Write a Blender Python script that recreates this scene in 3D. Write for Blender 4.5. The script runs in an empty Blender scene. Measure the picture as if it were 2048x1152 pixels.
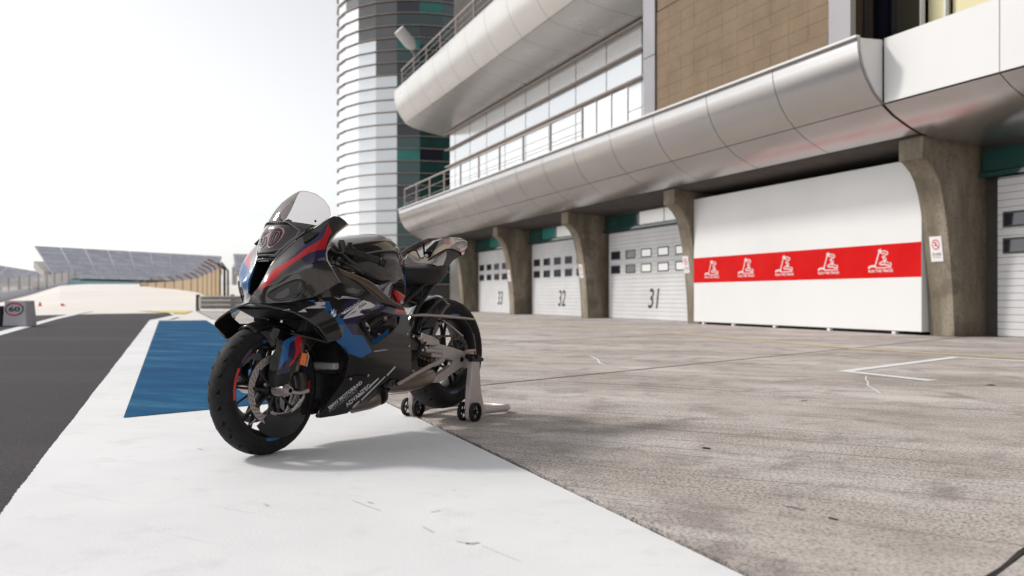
import bpy, math, random
import numpy as np
from mathutils import Vector, Matrix
from mathutils.geometry import delaunay_2d_cdt

random.seed(7)
C = bpy.context.scene.collection
SC = bpy.context.scene
# ------------------------------------------------------------------ camera, light, exposure
F_PX, CAM_H, HOR = 1750.0, 0.72, 594.0
cam_d = bpy.data.cameras.new('camera')
cam = bpy.data.objects.new('camera', cam_d); C.objects.link(cam); SC.camera = cam
cam.location = (0, 0, CAM_H); cam.rotation_euler = (math.pi/2, 0, 0)
cam_d.sensor_width = 36; cam_d.lens = 36*F_PX/2048
cam_d.shift_y = (HOR-576)/2048
cam_d.clip_end = 5000; cam_d.clip_start = .05
cam_d.dof.use_dof = True; cam_d.dof.focus_distance = 4.45; cam_d.dof.aperture_fstop = 2.4

SUN_EL, SUN_H = math.radians(40.0), Vector((-1.22, .378))
w = bpy.data.worlds.new('World'); SC.world = w; w.use_nodes = True
nt = w.node_tree; bg = nt.nodes['Background']
sky = nt.nodes.new('ShaderNodeTexSky'); sky.sky_type = 'NISHITA'; sky.sun_disc = False
sky.sun_elevation = SUN_EL; sky.sun_rotation = math.atan2(SUN_H.x, SUN_H.y)
sky.dust_density = 1.3; sky.air_density = 1.0; sky.ozone_density = 1.0
hs = nt.nodes.new('ShaderNodeHueSaturation'); hs.inputs['Saturation'].default_value = .10
nt.links.new(sky.outputs[0], hs.inputs['Color']); nt.links.new(hs.outputs[0], bg.inputs[0])
bg.inputs[1].default_value = .15
sd = bpy.data.lights.new('sun', 'SUN'); sd.energy = 2.0; sd.angle = math.radians(7.0); sd.color = (1, .95, .89)
sun = bpy.data.objects.new('sun', sd); C.objects.link(sun)
hv = SUN_H.normalized()*math.cos(SUN_EL)
sun.rotation_euler = Vector((hv.x, hv.y, math.sin(SUN_EL))).to_track_quat('Z', 'Y').to_euler()
SC.view_settings.view_transform = 'Standard'; SC.view_settings.look = 'None'
SC.view_settings.gamma = 1; SC.view_settings.exposure = 0.16; SC.view_settings.use_curve_mapping = False
SC.cycles.max_bounces = 8

# ------------------------------------------------------------------ materials
MATS = {}
def mat(name, col, rough=.6, metal=0., coat=0., spec=.5, build=None, emit=None):
    if name in MATS: return MATS[name]
    m = bpy.data.materials.new(name); m.use_nodes = True
    b = m.node_tree.nodes['Principled BSDF']
    b.inputs['Base Color'].default_value = (*col, 1); b.inputs['Roughness'].default_value = rough
    b.inputs['Metallic'].default_value = metal; b.inputs['Coat Weight'].default_value = coat
    b.inputs['Coat Roughness'].default_value = .04
    b.inputs['Specular IOR Level'].default_value = spec if not coat or metal else .1
    if build: build(m.node_tree, b)
    MATS[name] = m; return m
def N(nt, t, **k):
    n = nt.nodes.new(t)
    for a, b in k.items(): setattr(n, a, b)
    return n
def noise(nt, scale, detail=4, rough=.55, vec=None, dist=0.):
    n = N(nt, 'ShaderNodeTexNoise'); n.inputs['Scale'].default_value = scale
    n.inputs['Detail'].default_value = detail; n.inputs['Roughness'].default_value = rough
    n.inputs['Distortion'].default_value = dist
    if vec: nt.links.new(vec, n.inputs['Vector'])
    return n.outputs['Fac']
def ramp(nt, fac, stops):
    r = N(nt, 'ShaderNodeValToRGB'); el = r.color_ramp.elements
    while len(el) < len(stops): el.new(.5)
    for e, (p, c) in zip(el, stops): e.position = p; e.color = (*c, 1) if len(c) == 3 else c
    nt.links.new(fac, r.inputs[0]); return r.outputs[0]
def mix(nt, fac, a, b, mode='MIX'):
    n = N(nt, 'ShaderNodeMix', data_type='RGBA', blend_type=mode)
    for sock, val in ((0, fac), (6, a), (7, b)):
        if hasattr(val, 'links'): nt.links.new(val, n.inputs[sock])
        elif sock == 0: n.inputs[0].default_value = val
        else: n.inputs[sock].default_value = (*val, 1)
    return n.outputs[2]
def coords(nt, rot=0, scale=(1, 1, 1), obj=False):
    t = N(nt, 'ShaderNodeTexCoord'); g = N(nt, 'ShaderNodeNewGeometry')
    m = N(nt, 'ShaderNodeMapping'); m.inputs['Rotation'].default_value = (0, 0, rot)
    m.vector_type = 'TEXTURE'
    m.inputs['Scale'].default_value = scale
    nt.links.new(t.outputs['Object'] if obj else g.outputs['Position'], m.inputs['Vector'])
    return m.outputs[0]
def bump(nt, b, h, strength=.3, dist=.01):
    n = N(nt, 'ShaderNodeBump'); n.inputs['Strength'].default_value = strength; n.inputs['Distance'].default_value = dist
    nt.links.new(h, n.inputs['Height']); nt.links.new(n.outputs[0], b.inputs['Normal'])
g3 = lambda v: (v, v, v)

def b_concrete(nt, b):
    st = coords(nt, math.atan2(-.54, .84), (1.9, .8, 1)); st2 = coords(nt, math.atan2(-.5, .86), (9, .07, 1)); st3 = coords(nt, math.atan2(-.42, .9), (7, .05, 1))
    p = coords(nt)
    big = noise(nt, .8, 6, .62, st); blot = noise(nt, 2.6, 6, .68, p, .4); streak = noise(nt, 1.2, 5, .7, st2); s3 = noise(nt, 1.1, 4, .7, st3)
    fine = noise(nt, 75, 4, .75, p); med = noise(nt, 24, 4, .7, p); mask = noise(nt, .55, 4, .6, st)
    c = ramp(nt, big, [(.32, (.40, .345, .31)), (.48, (.545, .495, .46)), (.64, (.66, .615, .585))])
    c = mix(nt, ramp(nt, blot, [(.34, g3(.8)), (.50, g3(0.)), (.9, g3(0.))]), c, (.30, .26, .24))
    c = mix(nt, ramp(nt, blot, [(.56, g3(0.)), (.70, g3(.5))]), c, (.70, .66, .63))
    mk = ramp(nt, mask, [(.36, g3(1.)), (.60, g3(.12))])
    k1 = mix(nt, 1.0, ramp(nt, streak, [(.38, g3(.85)), (.46, g3(0.))]), mk, 'MULTIPLY'); c = mix(nt, k1, c, (.20, .165, .15))
    k3 = mix(nt, 1.0, ramp(nt, s3, [(.365, g3(.85)), (.40, g3(0.))]), mk, 'MULTIPLY'); c = mix(nt, k3, c, (.13, .105, .10))
    k2 = mix(nt, 1.0, ramp(nt, fine, [(.42, g3(1.)), (.50, g3(0.))]), ramp(nt, mask, [(.38, g3(1.)), (.62, g3(.45))]), 'MULTIPLY'); c = mix(nt, k2, c, (.12, .10, .092))
    k4 = ramp(nt, med, [(.30, g3(.75)), (.40, g3(0.))]); c = mix(nt, k4, c, (.19, .16, .145))
    c = mix(nt, ramp(nt, noise(nt, 40, 4, .75, p), [(.33, g3(.85)), (.42, g3(0.))]), c, (.15, .125, .115))
    nt.links.new(c, b.inputs['Base Color']); bump(nt, b, fine, .5, .004)
def b_white_paint(nt, b):
    p = coords(nt); st = coords(nt, math.atan2(-.5, .86), (5, .035, 1)); st4 = coords(nt, math.atan2(-.35, .93), (3, .03, 1))
    big = noise(nt, .6, 5, .6, p); scr = noise(nt, 1.3, 5, .75, st); scr2 = noise(nt, 1.7, 5, .75, st4); fine = noise(nt, 90, 3, .6, p); msk = noise(nt, 1.3, 4, .6, p)
    c = ramp(nt, big, [(.3, (.68, .685, .70)), (.6, (.80, .80, .81))])
    mm = ramp(nt, msk, [(.46, g3(0.)), (.58, g3(1.))])
    k = mix(nt, 1.0, ramp(nt, scr, [(.33, g3(.8)), (.365, g3(0.))]), mm, 'MULTIPLY'); c = mix(nt, k, c, (.40, .40, .42))
    k = mix(nt, 1.0, ramp(nt, scr2, [(.33, g3(.6)), (.36, g3(0.))]), mm, 'MULTIPLY'); c = mix(nt, k, c, (.48, .48, .50))
    chip = noise(nt, 17, 5, .75, p); c = mix(nt, ramp(nt, chip, [(.285, g3(.85)), (.305, g3(0.))]), c, (.33, .32, .34))
    sm = noise(nt, 4, 4, .7, p); c = mix(nt, ramp(nt, sm, [(.32, g3(.3)), (.45, g3(0.))]), c, (.55, .54, .55))
    nt.links.new(c, b.inputs['Base Color']); bump(nt, b, fine, .35, .003)
def b_blue_paint(nt, b):
    p = coords(nt); st = coords(nt, -.5, (1.7, .6, 1))
    big = noise(nt, 1.1, 6, .65, st); fine = noise(nt, 70, 3, .6, p); chip = noise(nt, 16, 4, .7, p)
    c = ramp(nt, big, [(.33, (.003, .060, .155)), (.5, (.006, .085, .20)), (.60, (.022, .12, .235)), (.72, (.08, .17, .26))])
    c = mix(nt, ramp(nt, chip, [(.25, g3(.8)), (.29, g3(0.))]), c, (.35, .40, .48))
    nt.links.new(c, b.inputs['Base Color']); bump(nt, b, fine, .35, .003)
def b_asphalt(nt, b):
    p = coords(nt); st = coords(nt, 0.02, (7, .8, 1))
    fine = noise(nt, 110, 3, .8, p); big = noise(nt, .35, 4, .6, st); sp = noise(nt, 170, 1, .5, p)
    c = ramp(nt, fine, [(.3, (.032, .029, .034)), (.7, (.084, .075, .084))])
    c = mix(nt, ramp(nt, big, [(.5, g3(0.)), (.66, g3(.28))]), c, (.115, .10, .105))
    c = mix(nt, ramp(nt, sp, [(.66, g3(0.)), (.73, g3(.8))]), c, (.38, .35, .35))
    nt.links.new(c, b.inputs['Base Color']); bump(nt, b, fine, .8, .006)
def b_pillar(nt, b):
    p = coords(nt); st = coords(nt, 0, (1, 1, 4))
    a = noise(nt, 2.2, 6, .65, st); f = noise(nt, 22, 4, .6, p); lo = noise(nt, 1.5, 4, .6, p)
    c = ramp(nt, a, [(.3, (.13, .108, .075)), (.5, (.22, .188, .138)), (.7, (.36, .315, .25))])
    c = mix(nt, ramp(nt, f, [(.32, g3(.5)), (.5, g3(0.))]), c, (.10, .08, .06))
    c = mix(nt, ramp(nt, lo, [(.36, g3(.6)), (.46, g3(0.))]), c, (.13, .10, .08))
    nt.links.new(c, b.inputs['Base Color']); bump(nt, b, f, .35, .01)
def subtle(amount=.12, scale=3, rv=.15, bmp=0):
    def f(nt, b):
        p = coords(nt); n = noise(nt, scale, 5, .6, p); n2 = noise(nt, scale*.23, 3, .5, p)
        base = tuple(b.inputs['Base Color'].default_value)[:3]
        dk = tuple(x*(1-amount*2.2) for x in base); lt = tuple(min(1, x*(1+amount)) for x in base)
        c = mix(nt, .5, ramp(nt, n, [(.3, dk), (.65, lt)]), ramp(nt, n2, [(.35, dk), (.6, lt)]))
        nt.links.new(c, b.inputs['Base Color'])
        r = b.inputs['Roughness'].default_value
        q = ramp(nt, n, [(.3, g3(min(1, r+rv))), (.7, g3(max(0.02, r-rv*.3)))]); nt.links.new(q, b.inputs['Roughness'])
        if bmp: bump(nt, b, n, bmp, .01)
    return f
def b_carbon(nt, b):
    t = N(nt, 'ShaderNodeTexCoord'); o = t.outputs['Object']
    wv = []
    for rot in (.785, -.785):
        m = N(nt, 'ShaderNodeMapping'); m.inputs['Rotation'].default_value = (0, rot, rot); nt.links.new(o, m.inputs['Vector'])
        x = N(nt, 'ShaderNodeTexWave'); x.inputs['Scale'].default_value = 70; nt.links.new(m.outputs[0], x.inputs['Vector']); wv.append(x.outputs['Fac'])
    k = mix(nt, 1.0, wv[0], wv[1], 'DIFFERENCE')
    c = ramp(nt, k, [(.2, (.007, .006, .006)), (.7, (.022, .019, .018))])
    nt.links.new(c, b.inputs['Base Color'])
def b_tiles(nt, b):
    p = coords(nt); n = noise(nt, 1.4, 4, .6, p); f = noise(nt, 30, 3, .6, p)
    c = ramp(nt, n, [(.3, (.185, .125, .072)), (.7, (.25, .178, .108))]); c = mix(nt, ramp(nt, f, [(.3, g3(.4)), (.6, g3(0.))]), c, (.15, .10, .06))
    nt.links.new(c, b.inputs['Base Color'])
def M(k):
    if k in MATS: return MATS[k]
    return {
     'concrete': lambda: mat(k, g3(.4), .85, build=b_concrete), 'white_paint': lambda: mat(k, g3(.8), .75, build=b_white_paint),
     'blue_paint': lambda: mat(k, (.05, .17, .37), .8, spec=.06, build=b_blue_paint), 'asphalt': lambda: mat(k, g3(.05), .9, spec=.2, build=b_asphalt),
     'far_ground': lambda: mat(k, (.80, .75, .70), .9, build=subtle(.06, .08)), 'line_white': lambda: mat(k, g3(.78), .7, build=subtle(.05, 12)),
     'yellow_line': lambda: mat(k, (.56, .46, .29), .7, build=subtle(.15, 8)), 'yellow_kerb': lambda: mat(k, (.75, .58, .16), .8, build=subtle(.1, 1)),
     'mark_grey': lambda: mat(k, (.60, .595, .60), .8), 'joint_dark': lambda: mat(k, (.028, .024, .022), .95, build=subtle(.3, 30)), 'pillar': lambda: mat(k, g3(.25), .9, build=b_pillar),
     'canopy': lambda: mat(k, (.54, .525, .52), .22, .88, build=subtle(.04, .6, .06)), 'white_panel': lambda: mat(k, (.75, .75, .745), .45, build=subtle(.02, .8)),
     'seam': lambda: mat(k, (.10, .085, .08), .7), 'wall_dark_soffit_shade': lambda: mat(k, (.07, .06, .055), .8, build=subtle(.1, 2)),
     'slat': lambda: mat(k, (.66, .66, .67), .5, build=subtle(.06, 1.5)), 'frame_dark': lambda: mat(k, (.05, .045, .045), .5),
     'pane_dark': lambda: mat(k, (.012, .014, .03), .08, spec=.8), 'pane_sky_reflection': lambda: mat(k, (.88, .87, .85), .3, .3), 'canopy_upper': lambda: mat(k, (.66, .64, .615), .28, .5, build=subtle(.03, .6, .06)), 'pane_amber': lambda: mat(k, (.10, .07, .04), .1),
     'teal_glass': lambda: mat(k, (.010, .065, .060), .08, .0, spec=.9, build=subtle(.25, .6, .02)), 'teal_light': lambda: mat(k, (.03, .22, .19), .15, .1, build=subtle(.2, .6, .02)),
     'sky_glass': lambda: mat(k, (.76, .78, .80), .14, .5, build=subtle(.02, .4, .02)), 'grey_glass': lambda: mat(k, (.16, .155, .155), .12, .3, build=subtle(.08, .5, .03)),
     'fin': lambda: mat(k, (.42, .36, .33), .5, .3), 'rail': lambda: mat(k, (.42, .36, .33), .45, .5),
     'tile': lambda: mat(k, (.4, .3, .2), .8, build=b_tiles), 'grout': lambda: mat(k, (.125, .085, .052), .9), 'olive_glass': lambda: mat(k, (.07, .065, .045), .12, spec=.6), 'cream_glow': lambda: mat(k, (.78, .70, .42), .4), 'column_metal': lambda: mat(k, (.30, .285, .30), .32, .5, build=subtle(.06, 1.5)),
     'red_vinyl': lambda: mat(k, (.62, .004, .004), .6, spec=.12, build=subtle(.03, 2)), 'vinyl_white': lambda: mat(k, (.82, .78, .78), .5),
     'sign_black': lambda: mat(k, g3(.02), .6), 'sign_red': lambda: mat(k, (.62, .03, .04), .5), 'seat_blue': lambda: mat(k, (.58, .59, .66), .7, build=subtle(.14, 1.2)),
     'aisle': lambda: mat(k, (.50, .50, .54), .8), 'stand_conc': lambda: mat(k, (.42, .40, .39), .9, build=subtle(.08, .2)), 'teal_board': lambda: mat(k, (.25, .47, .50), .7),
     'rust': lambda: mat(k, (.30, .15, .08), .8, build=subtle(.2, 2)), 'mesh_tan': lambda: mat(k, (.52, .40, .26), .8), 'mesh_grey': lambda: mat(k, (.55, .53, .52), .8), 'rail_grey': lambda: mat(k, (.30, .28, .28), .5, .5, build=subtle(.1, 2)),
     'cream_wall': lambda: mat(k, (.70, .66, .60), .85, build=subtle(.04, .6)), 'cone': lambda: mat(k, (.80, .05, .08), .6),
     # motorcycle
     'carbon': lambda: mat(k, (.02, .018, .017), .30, .0, .6, build=b_carbon), 'gloss_black': lambda: mat(k, (.014, .012, .013), .16, 0, 1.),
     'satin_black': lambda: mat(k, (.012, .011, .012), .42, spec=.3, build=subtle(.1, 20, .08)), 'rubber': lambda: mat(k, (.012, .0105, .0105), .68, spec=.28, build=subtle(.18, 35, .12, .05)),
     'grip_rubber': lambda: mat(k, (.018, .016, .015), .8, build=subtle(.2, 60, .1)), 'paint_blue': lambda: mat(k, (.022, .105, .27), .35, 0, .45), 'paint_navy': lambda: mat(k, (.022, .014, .055), .2, 0, 1.),
     'paint_red': lambda: mat(k, (.46, .012, .016), .22, 0, 1.), 'decal_white': lambda: mat(k, (.58, .54, .56), .3, 0, .6), 'decal_grey': lambda: mat(k, (.30, .29, .29), .4),
     'alu': lambda: mat(k, (.42, .37, .355), .36, .75, build=subtle(.08, 25, .1)), 'frame_metal': lambda: mat(k, (.085, .072, .066), .30, .7, .5, build=subtle(.08, 25, .1)), 'alu_light': lambda: mat(k, (.44, .385, .37), .45, .5, build=subtle(.05, 10, .1)),
     'dark_metal': lambda: mat(k, (.06, .055, .053), .4, .7, build=subtle(.15, 30, .15)), 'titanium': lambda: mat(k, (.20, .165, .145), .32, .9, build=subtle(.12, 9, .12)),
     'engine': lambda: mat(k, (.10, .09, .085), .45, .6, build=subtle(.25, 25, .15)), 'slat_back': lambda: mat(k, (.36, .355, .355), .7), 'nose_black': lambda: mat(k, (.075, .068, .068), .20, .75, 1.), 'lens_black': lambda: mat(k, (.008, .007, .008), .06, 0, 1., spec=.8),
     'lens_grey': lambda: mat(k, (.10, .09, .09), .2, .3), 'orange': lambda: mat(k, (.85, .16, .01), .25, 0, 1.), 'chain': lambda: mat(k, (.12, .10, .07), .35, .9, build=subtle(.2, 60)),
     'tail_grey': lambda: mat(k, (.30, .27, .265), .24, .3, 1.), 'seat_vinyl': lambda: mat(k, (.012, .010, .011), .50, spec=.35, build=subtle(.15, 60, .1, .05)),
     'stand_paint': lambda: mat(k, (.47, .40, .395), .38, .1, .3, build=subtle(.05, 12)), 'pink_line': lambda: mat(k, (.50, .26, .27), .4), 'copper': lambda: mat(k, (.16, .115, .09), .35, .9),
     'emblem_blue': lambda: mat(k, (.08, .33, .62), .3), 'intake_black': lambda: mat(k, g3(.003), .9, spec=.1),
    }[k]()
def glass_mat():
    m = bpy.data.materials.new('screen_glass'); m.use_nodes = True; t = m.node_tree; t.nodes.clear()
    o = N(t, 'ShaderNodeOutputMaterial'); tr = N(t, 'ShaderNodeBsdfTransparent'); gl = N(t, 'ShaderNodeBsdfGlossy'); gl.inputs['Roughness'].default_value = .03
    tr.inputs[0].default_value = (.72, .69, .69, 1)
    fr = N(t, 'ShaderNodeFresnel'); fr.inputs[0].default_value = 1.45
    mx = N(t, 'ShaderNodeMixShader'); t.links.new(fr.outputs[0], mx.inputs[0]); t.links.new(tr.outputs[0], mx.inputs[1]); t.links.new(gl.outputs[0], mx.inputs[2]); t.links.new(mx.outputs[0], o.inputs[0])
    return m
MATS['screen_glass'] = glass_mat()
def tint_mat():
    m = bpy.data.materials.new('visor_tint'); m.use_nodes = True; b = m.node_tree.nodes['Principled BSDF']
    b.inputs['Base Color'].default_value = (.07, .06, .062, 1); b.inputs['Metallic'].default_value = .7; b.inputs['Roughness'].default_value = .10; b.inputs['Coat Weight'].default_value = 1
    return m
MATS['visor_tint'] = tint_mat()

# ------------------------------------------------------------------ mesh building
def mesh_obj(name, verts, faces, mats, parent=None, smooth=False, fm=None, sharp=None, loc=None):
    me = bpy.data.meshes.new(name); me.from_pydata([tuple(v) for v in verts], [], [tuple(f) for f in faces])
    if not isinstance(mats, (list, tuple)): mats = [mats]
    for m in mats: me.materials.append(M(m))
    if fm is not None: me.polygons.foreach_set('material_index', list(fm))
    if smooth:
        me.polygons.foreach_set('use_smooth', [True]*len(me.polygons))
        if sharp: me.set_sharp_from_angle(angle=math.radians(sharp))
    me.update()
    o = bpy.data.objects.new(name, me); C.objects.link(o)
    if parent: o.parent = parent
    if loc: o.location = loc
    return o
class MB:
    def __init__(s): s.v = []; s.f = []; s.m = []
    def add(s, vs, fs, mi=0):
        n = len(s.v); s.v += [tuple(float(c) for c in v) for v in vs]; s.f += [tuple(i+n for i in f) for f in fs]; s.m += [mi]*len(fs); return s
    def hexa(s, c8, mi=0):   # 8 corners: bottom 4 (ccw), top 4
        return s.add(c8, [(3, 2, 1, 0), (4, 5, 6, 7), (0, 1, 5, 4), (1, 2, 6, 5), (2, 3, 7, 6), (3, 0, 4, 7)], mi)
    def box(s, a, b, mi=0):
        x0, y0, z0 = a; x1, y1, z1 = b
        return s.hexa([(x0, y0, z0), (x1, y0, z0), (x1, y1, z0), (x0, y1, z0), (x0, y0, z1), (x1, y0, z1), (x1, y1, z1), (x0, y1, z1)], mi)
    def tube(s, pts, r, n=10, mi=0, closed=False, flat=1.0, up=None):
        P = [Vector(p) for p in pts]; m = len(P); R = r if isinstance(r, (list, tuple)) else [r]*m
        vs = []; prev = None
        for i, p in enumerate(P):
            if closed: d = P[(i+1) % m]-P[i-1]
            else: d = P[min(i+1, m-1)]-P[max(i-1, 0)]
            d.normalize()
            if prev is None:
                a = Vector(up) if up else (Vector((0, 0, 1)) if abs(d.z) < .9 else Vector((1, 0, 0)))
            else: a = prev
            x = (a - d*a.dot(d)).normalized(); y = d.cross(x); prev = x
            for k in range(n):
                t = 2*math.pi*k/n; vs.append(p + x*math.cos(t)*R[i]*flat + y*math.sin(t)*R[i])
        fs = []
        for i in range(m if closed else m-1):
            j = (i+1) % m
            for k in range(n): fs.append((i*n+k, i*n+(k+1) % n, j*n+(k+1) % n, j*n+k))
        if not closed: fs += [tuple(range(n-1, -1, -1)), tuple((m-1)*n+k for k in range(n))]
        return s.add(vs, fs, mi)
    def lathe(s, prof, c, n=48, mi=0, a0=0, a1=2*math.pi, closed=False):
        # profile (r, y) turned about the local y axis through c
        full = abs(a1-a0-2*math.pi) < 1e-6; cnt = n if full else n+1; m = len(prof); vs = []
        for k in range(cnt):
            t = a0+(a1-a0)*k/n
            for r, y in prof: vs.append((c[0]+r*math.cos(t), c[1]+y, c[2]+r*math.sin(t)))
        fs = []
        for k in range(n):
            j = (k+1) % cnt
            for i in range(m if closed else m-1):
                q = (i+1) % m; fs.append((k*m+i, k*m+q, j*m+q, j*m+i))
        if not full and closed:
            fs += [tuple(range(m)), tuple((cnt-1)*m+i for i in range(m-1, -1, -1))]
        return s.add(vs, fs, mi)
    def grid(s, rows, mi=0, flip=False):
        a = len(rows); b = len(rows[0]); vs = [p for r in rows for p in r]; fs = []
        for i in range(a-1):
            for j in range(b-1):
                f = (i*b+j, i*b+j+1, (i+1)*b+j+1, (i+1)*b+j); fs.append(f[::-1] if flip else f)
        return s.add(vs, fs, mi)
    def build(s, name, mats, parent=None, smooth=False, sharp=40, loc=None):
        return mesh_obj(name, s.v, s.f, mats, parent, smooth, s.m, sharp, loc)
def bevel(o, w=.004, seg=2, ang=35):
    b = o.modifiers.new('bevel', 'BEVEL'); b.width = w; b.segments = seg; b.limit_method = 'ANGLE'; b.angle_limit = math.radians(ang); return o
def tag(o, label=None, cat=None, group=None, kind=None):
    if label: o['label'] = label
    if cat: o['category'] = cat
    if group: o['group'] = group
    if kind: o['kind'] = kind
    return o
def empty(name, loc=(0, 0, 0), rz=0, **k):
    o = bpy.data.objects.new(name, None); C.objects.link(o); o.location = loc; o.rotation_euler = (0, 0, rz)
    o.empty_display_size = .2
    return tag(o, **k)
def text2d(s, offset=0., shear=0., bold=0.):
    cu = bpy.data.curves.new('t', 'FONT'); cu.body = s; cu.size = 1; cu.offset = offset; cu.shear = shear; cu.align_x = 'CENTER'; cu.align_y = 'CENTER'; cu.resolution_u = 3
    cu.fill_mode = 'FRONT'
    o = bpy.data.objects.new('t', cu); C.objects.link(o); bpy.context.view_layer.update()
    dg = bpy.context.evaluated_depsgraph_get(); me = bpy.data.meshes.new_from_object(o.evaluated_get(dg))
    vs = [(v.co.x, v.co.y) for v in me.vertices]; fs = [tuple(p.vertices) for p in me.polygons]
    bpy.data.objects.remove(o); bpy.data.curves.remove(cu); bpy.data.meshes.remove(me)
    xs = [v[0] for v in vs]; ys = [v[1] for v in vs]; cx, cy = (min(xs)+max(xs))/2, (min(ys)+max(ys))/2; W, Hh = max(xs)-min(xs), max(ys)-min(ys)
    return [((x-cx)/W, (y-cy)/Hh) for x, y in vs], fs     # unit box, centred
def pip(p, poly):
    x, y = p; c = False; n = len(poly); j = n-1
    for i in range(n):
        xi, yi = poly[i]; xj, yj = poly[j]
        if (yi > y) != (yj > y) and x < (xj-xi)*(y-yi)/(yj-yi)+xi: c = not c
        j = i
    return c
# ------------------------------------------------------------------ pit lane frame: s runs along the pit building away from the camera, t across towards it
EX, EY = -.3663, .9305; L_ = math.hypot(EX, EY); EX /= L_; EY /= L_
NX, NY = EY, -EX
RZ = math.atan2(EY, EX)                         # local x = s direction, local -y = t
def W(s, t, z=0): return (EX*s+NX*t, EY*s+NY*t, z)
def G(u, v, z=0):                                # ground point seen at a picture position
    Y = F_PX*(CAM_H-z)/(v-HOR); return ((u-1024)/F_PX*Y, Y, z)
def D(u, v, Y): return ((u-1024)/F_PX*Y, Y, CAM_H-(v-HOR)/F_PX*Y)
def sheet(name, pts, m, z=0, kind='structure', label=None, cat=None, parent=None):
    o = mesh_obj(name, [(p[0], p[1], z) for p in pts], [tuple(range(len(pts)))], m, parent)
    if o.data.polygons[0].normal.z < 0: o.data.flip_normals()
    return tag(o, label, cat, kind=kind)
def stbox(mb, s0, s1, t0, t1, z0, z1, mi=0):
    return mb.hexa([W(s0, t1, z0), W(s0, t0, z0), W(s1, t0, z0), W(s1, t1, z0), W(s0, t1, z1), W(s0, t0, z1), W(s1, t0, z1), W(s1, t1, z1)][::1], mi)

# ground to the horizon, with the run-off rising towards the far grandstand
rows = []
us = list(range(-900, 3001, 60)); Ys = [.3, 20, 36, 45, 60, 80, 105, 130, 152, 200, 300, 600, 3000]
for Y in Ys:
    r = []
    for u in us:
        k = min(1, max(0, (u+20)/160)); k = k*k*(3-2*k); k2 = min(1, max(0, (620-u)/150)); k *= k2
        z = -.03 + (0 if Y <= 45 else k*3.0*min(1, (Y-45)/107)**1.15)
        r.append(((u-1024)/F_PX*Y, Y, z))
    rows.append(r)
rows.insert(0, [(x*1.0-0, -60, -.03) for x, _, _ in [((u-1024)/F_PX*60, 0, 0) for u in us]])
g = MB().grid(rows).build('ground', 'far_ground'); tag(g, kind='structure')
if g.data.polygons[0].normal.z < 0: g.data.flip_normals()
# asphalt pit lane
far = G(60, 627.5)[1]
sheet('pit_lane_asphalt', [W(-30, -.50), W(31, -.50), G(352, 627.5), G(330, 625.5), G(200, 627), G(0, 632), W(40, -30), W(-30, -30)], 'asphalt', -.012)
# white band with ragged painted edge
edge = []
sv = -20.
rr = random.Random(3)
while sv < 29.5:
    edge.append(W(sv, -.52+.002*math.sin(sv*2.3)+.001*math.sin(sv*7.7+1)+rr.uniform(-.0025, .0025))); sv += (.02 if 1.0 < sv < 6 else .12)
wb = edge + [W(29.5, -.52), W(31, -.35), W(31.2, -.05), W(29.8, -.244), W(29.8, 1.386), W(-20, 1.386)]
sheet('white_painted_band', wb, 'white_paint', 0)
sk = lambda t: .45*(t-2.575)
blue = [W(5.69, -.244), W(5.69+1.354*.44, 1.11), W(28.6, 1.11), W(28.6, -.244)]
sheet('blue_painted_box', blue, 'blue_paint', .004)
sheet('pit_lane_edge_line', [G(*p) for p in [(-140, 712), (0, 662), (117, 632.5), (180, 620.5), (186, 621.5), (117, 637), (0, 670), (-140, 722)]], 'line_white', -.006)
sheet('white_corner_line', [G(*p) for p in [(318, 641), (350, 633), (338, 626), (345, 626), (357, 634), (330, 641)]], 'line_white', .006)
sheet('yellow_kerb_area', [G(*p) for p in [(300, 617), (350, 611), (392, 612), (395, 618), (370, 627), (345, 626), (230, 618)]], 'yellow_kerb', -.004)
# dark gap beside the slabs, then the slabs themselves with recessed joints
sheet('joint_bed', [W(-20, 1.38), W(60, 1.38), W(60, 14), W(-20, 14)], 'joint_dark', -.016)
apron = empty('concrete_apron', kind='structure')
J = lambda k, t: 6.81+sk(t)+4.89*k
for k in range(-5, 9):
    tl = [1.392+.0, 16.0]
    n = 240 if -3 < k < 2 else 8
    a = []; rg = random.Random(k)
    s0, s1 = J(k, 1.40)+.009, J(k+1, 1.40)-.009
    for i in range(n+1):
        f = i/n; a.append(W(s0+(s1-s0)*f, 1.414+(.004*math.sin(i*.31+k)+.003*math.sin(i*.83)+rg.uniform(-.003, .003))*(1 if n > 10 else 0)))
    a += [W(J(k+1, 16)-.009, 16.0), W(J(k, 16)+.009, 16.0)]
    mb = MB(); m_ = len(a)
    mb.add([(p[0], p[1], 0) for p in a]+[(p[0], p[1], -.014) for p in a], [tuple(range(m_))]+[(i, i+m_, (i+1) % m_+m_, (i+1) % m_) for i in range(m_)])
    o = mb.build('slab', 'concrete', apron)
    if o.data.polygons[0].normal.z < 0: o.data.flip_normals()
def stroke(name, px, w, m, z=.004, close=False, **k):
    P = [Vector(G(*p)).xy for p in px]; mb = MB(); Lq = []; Rq = []
    for i, p in enumerate(P):
        d0 = (P[i]-P[i-1]).normalized() if i else (P[1]-P[0]).normalized(); d1 = (P[i+1]-P[i]).normalized() if i < len(P)-1 else d0
        n0 = Vector((-d0.y, d0.x)); n1 = Vector((-d1.y, d1.x)); nn = (n0+n1).normalized(); q = w/2/max(.25, nn.dot(n0))
        Lq.append(p+nn*q); Rq.append(p-nn*q)
    mb.grid([[(*p, z) for p in Lq], [(*p, z) for p in Rq]])
    o = mb.build(name, m)
    if o.data.polygons[0].normal.z < 0: o.data.flip_normals()
    return tag(o, kind='structure', **k)
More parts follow.
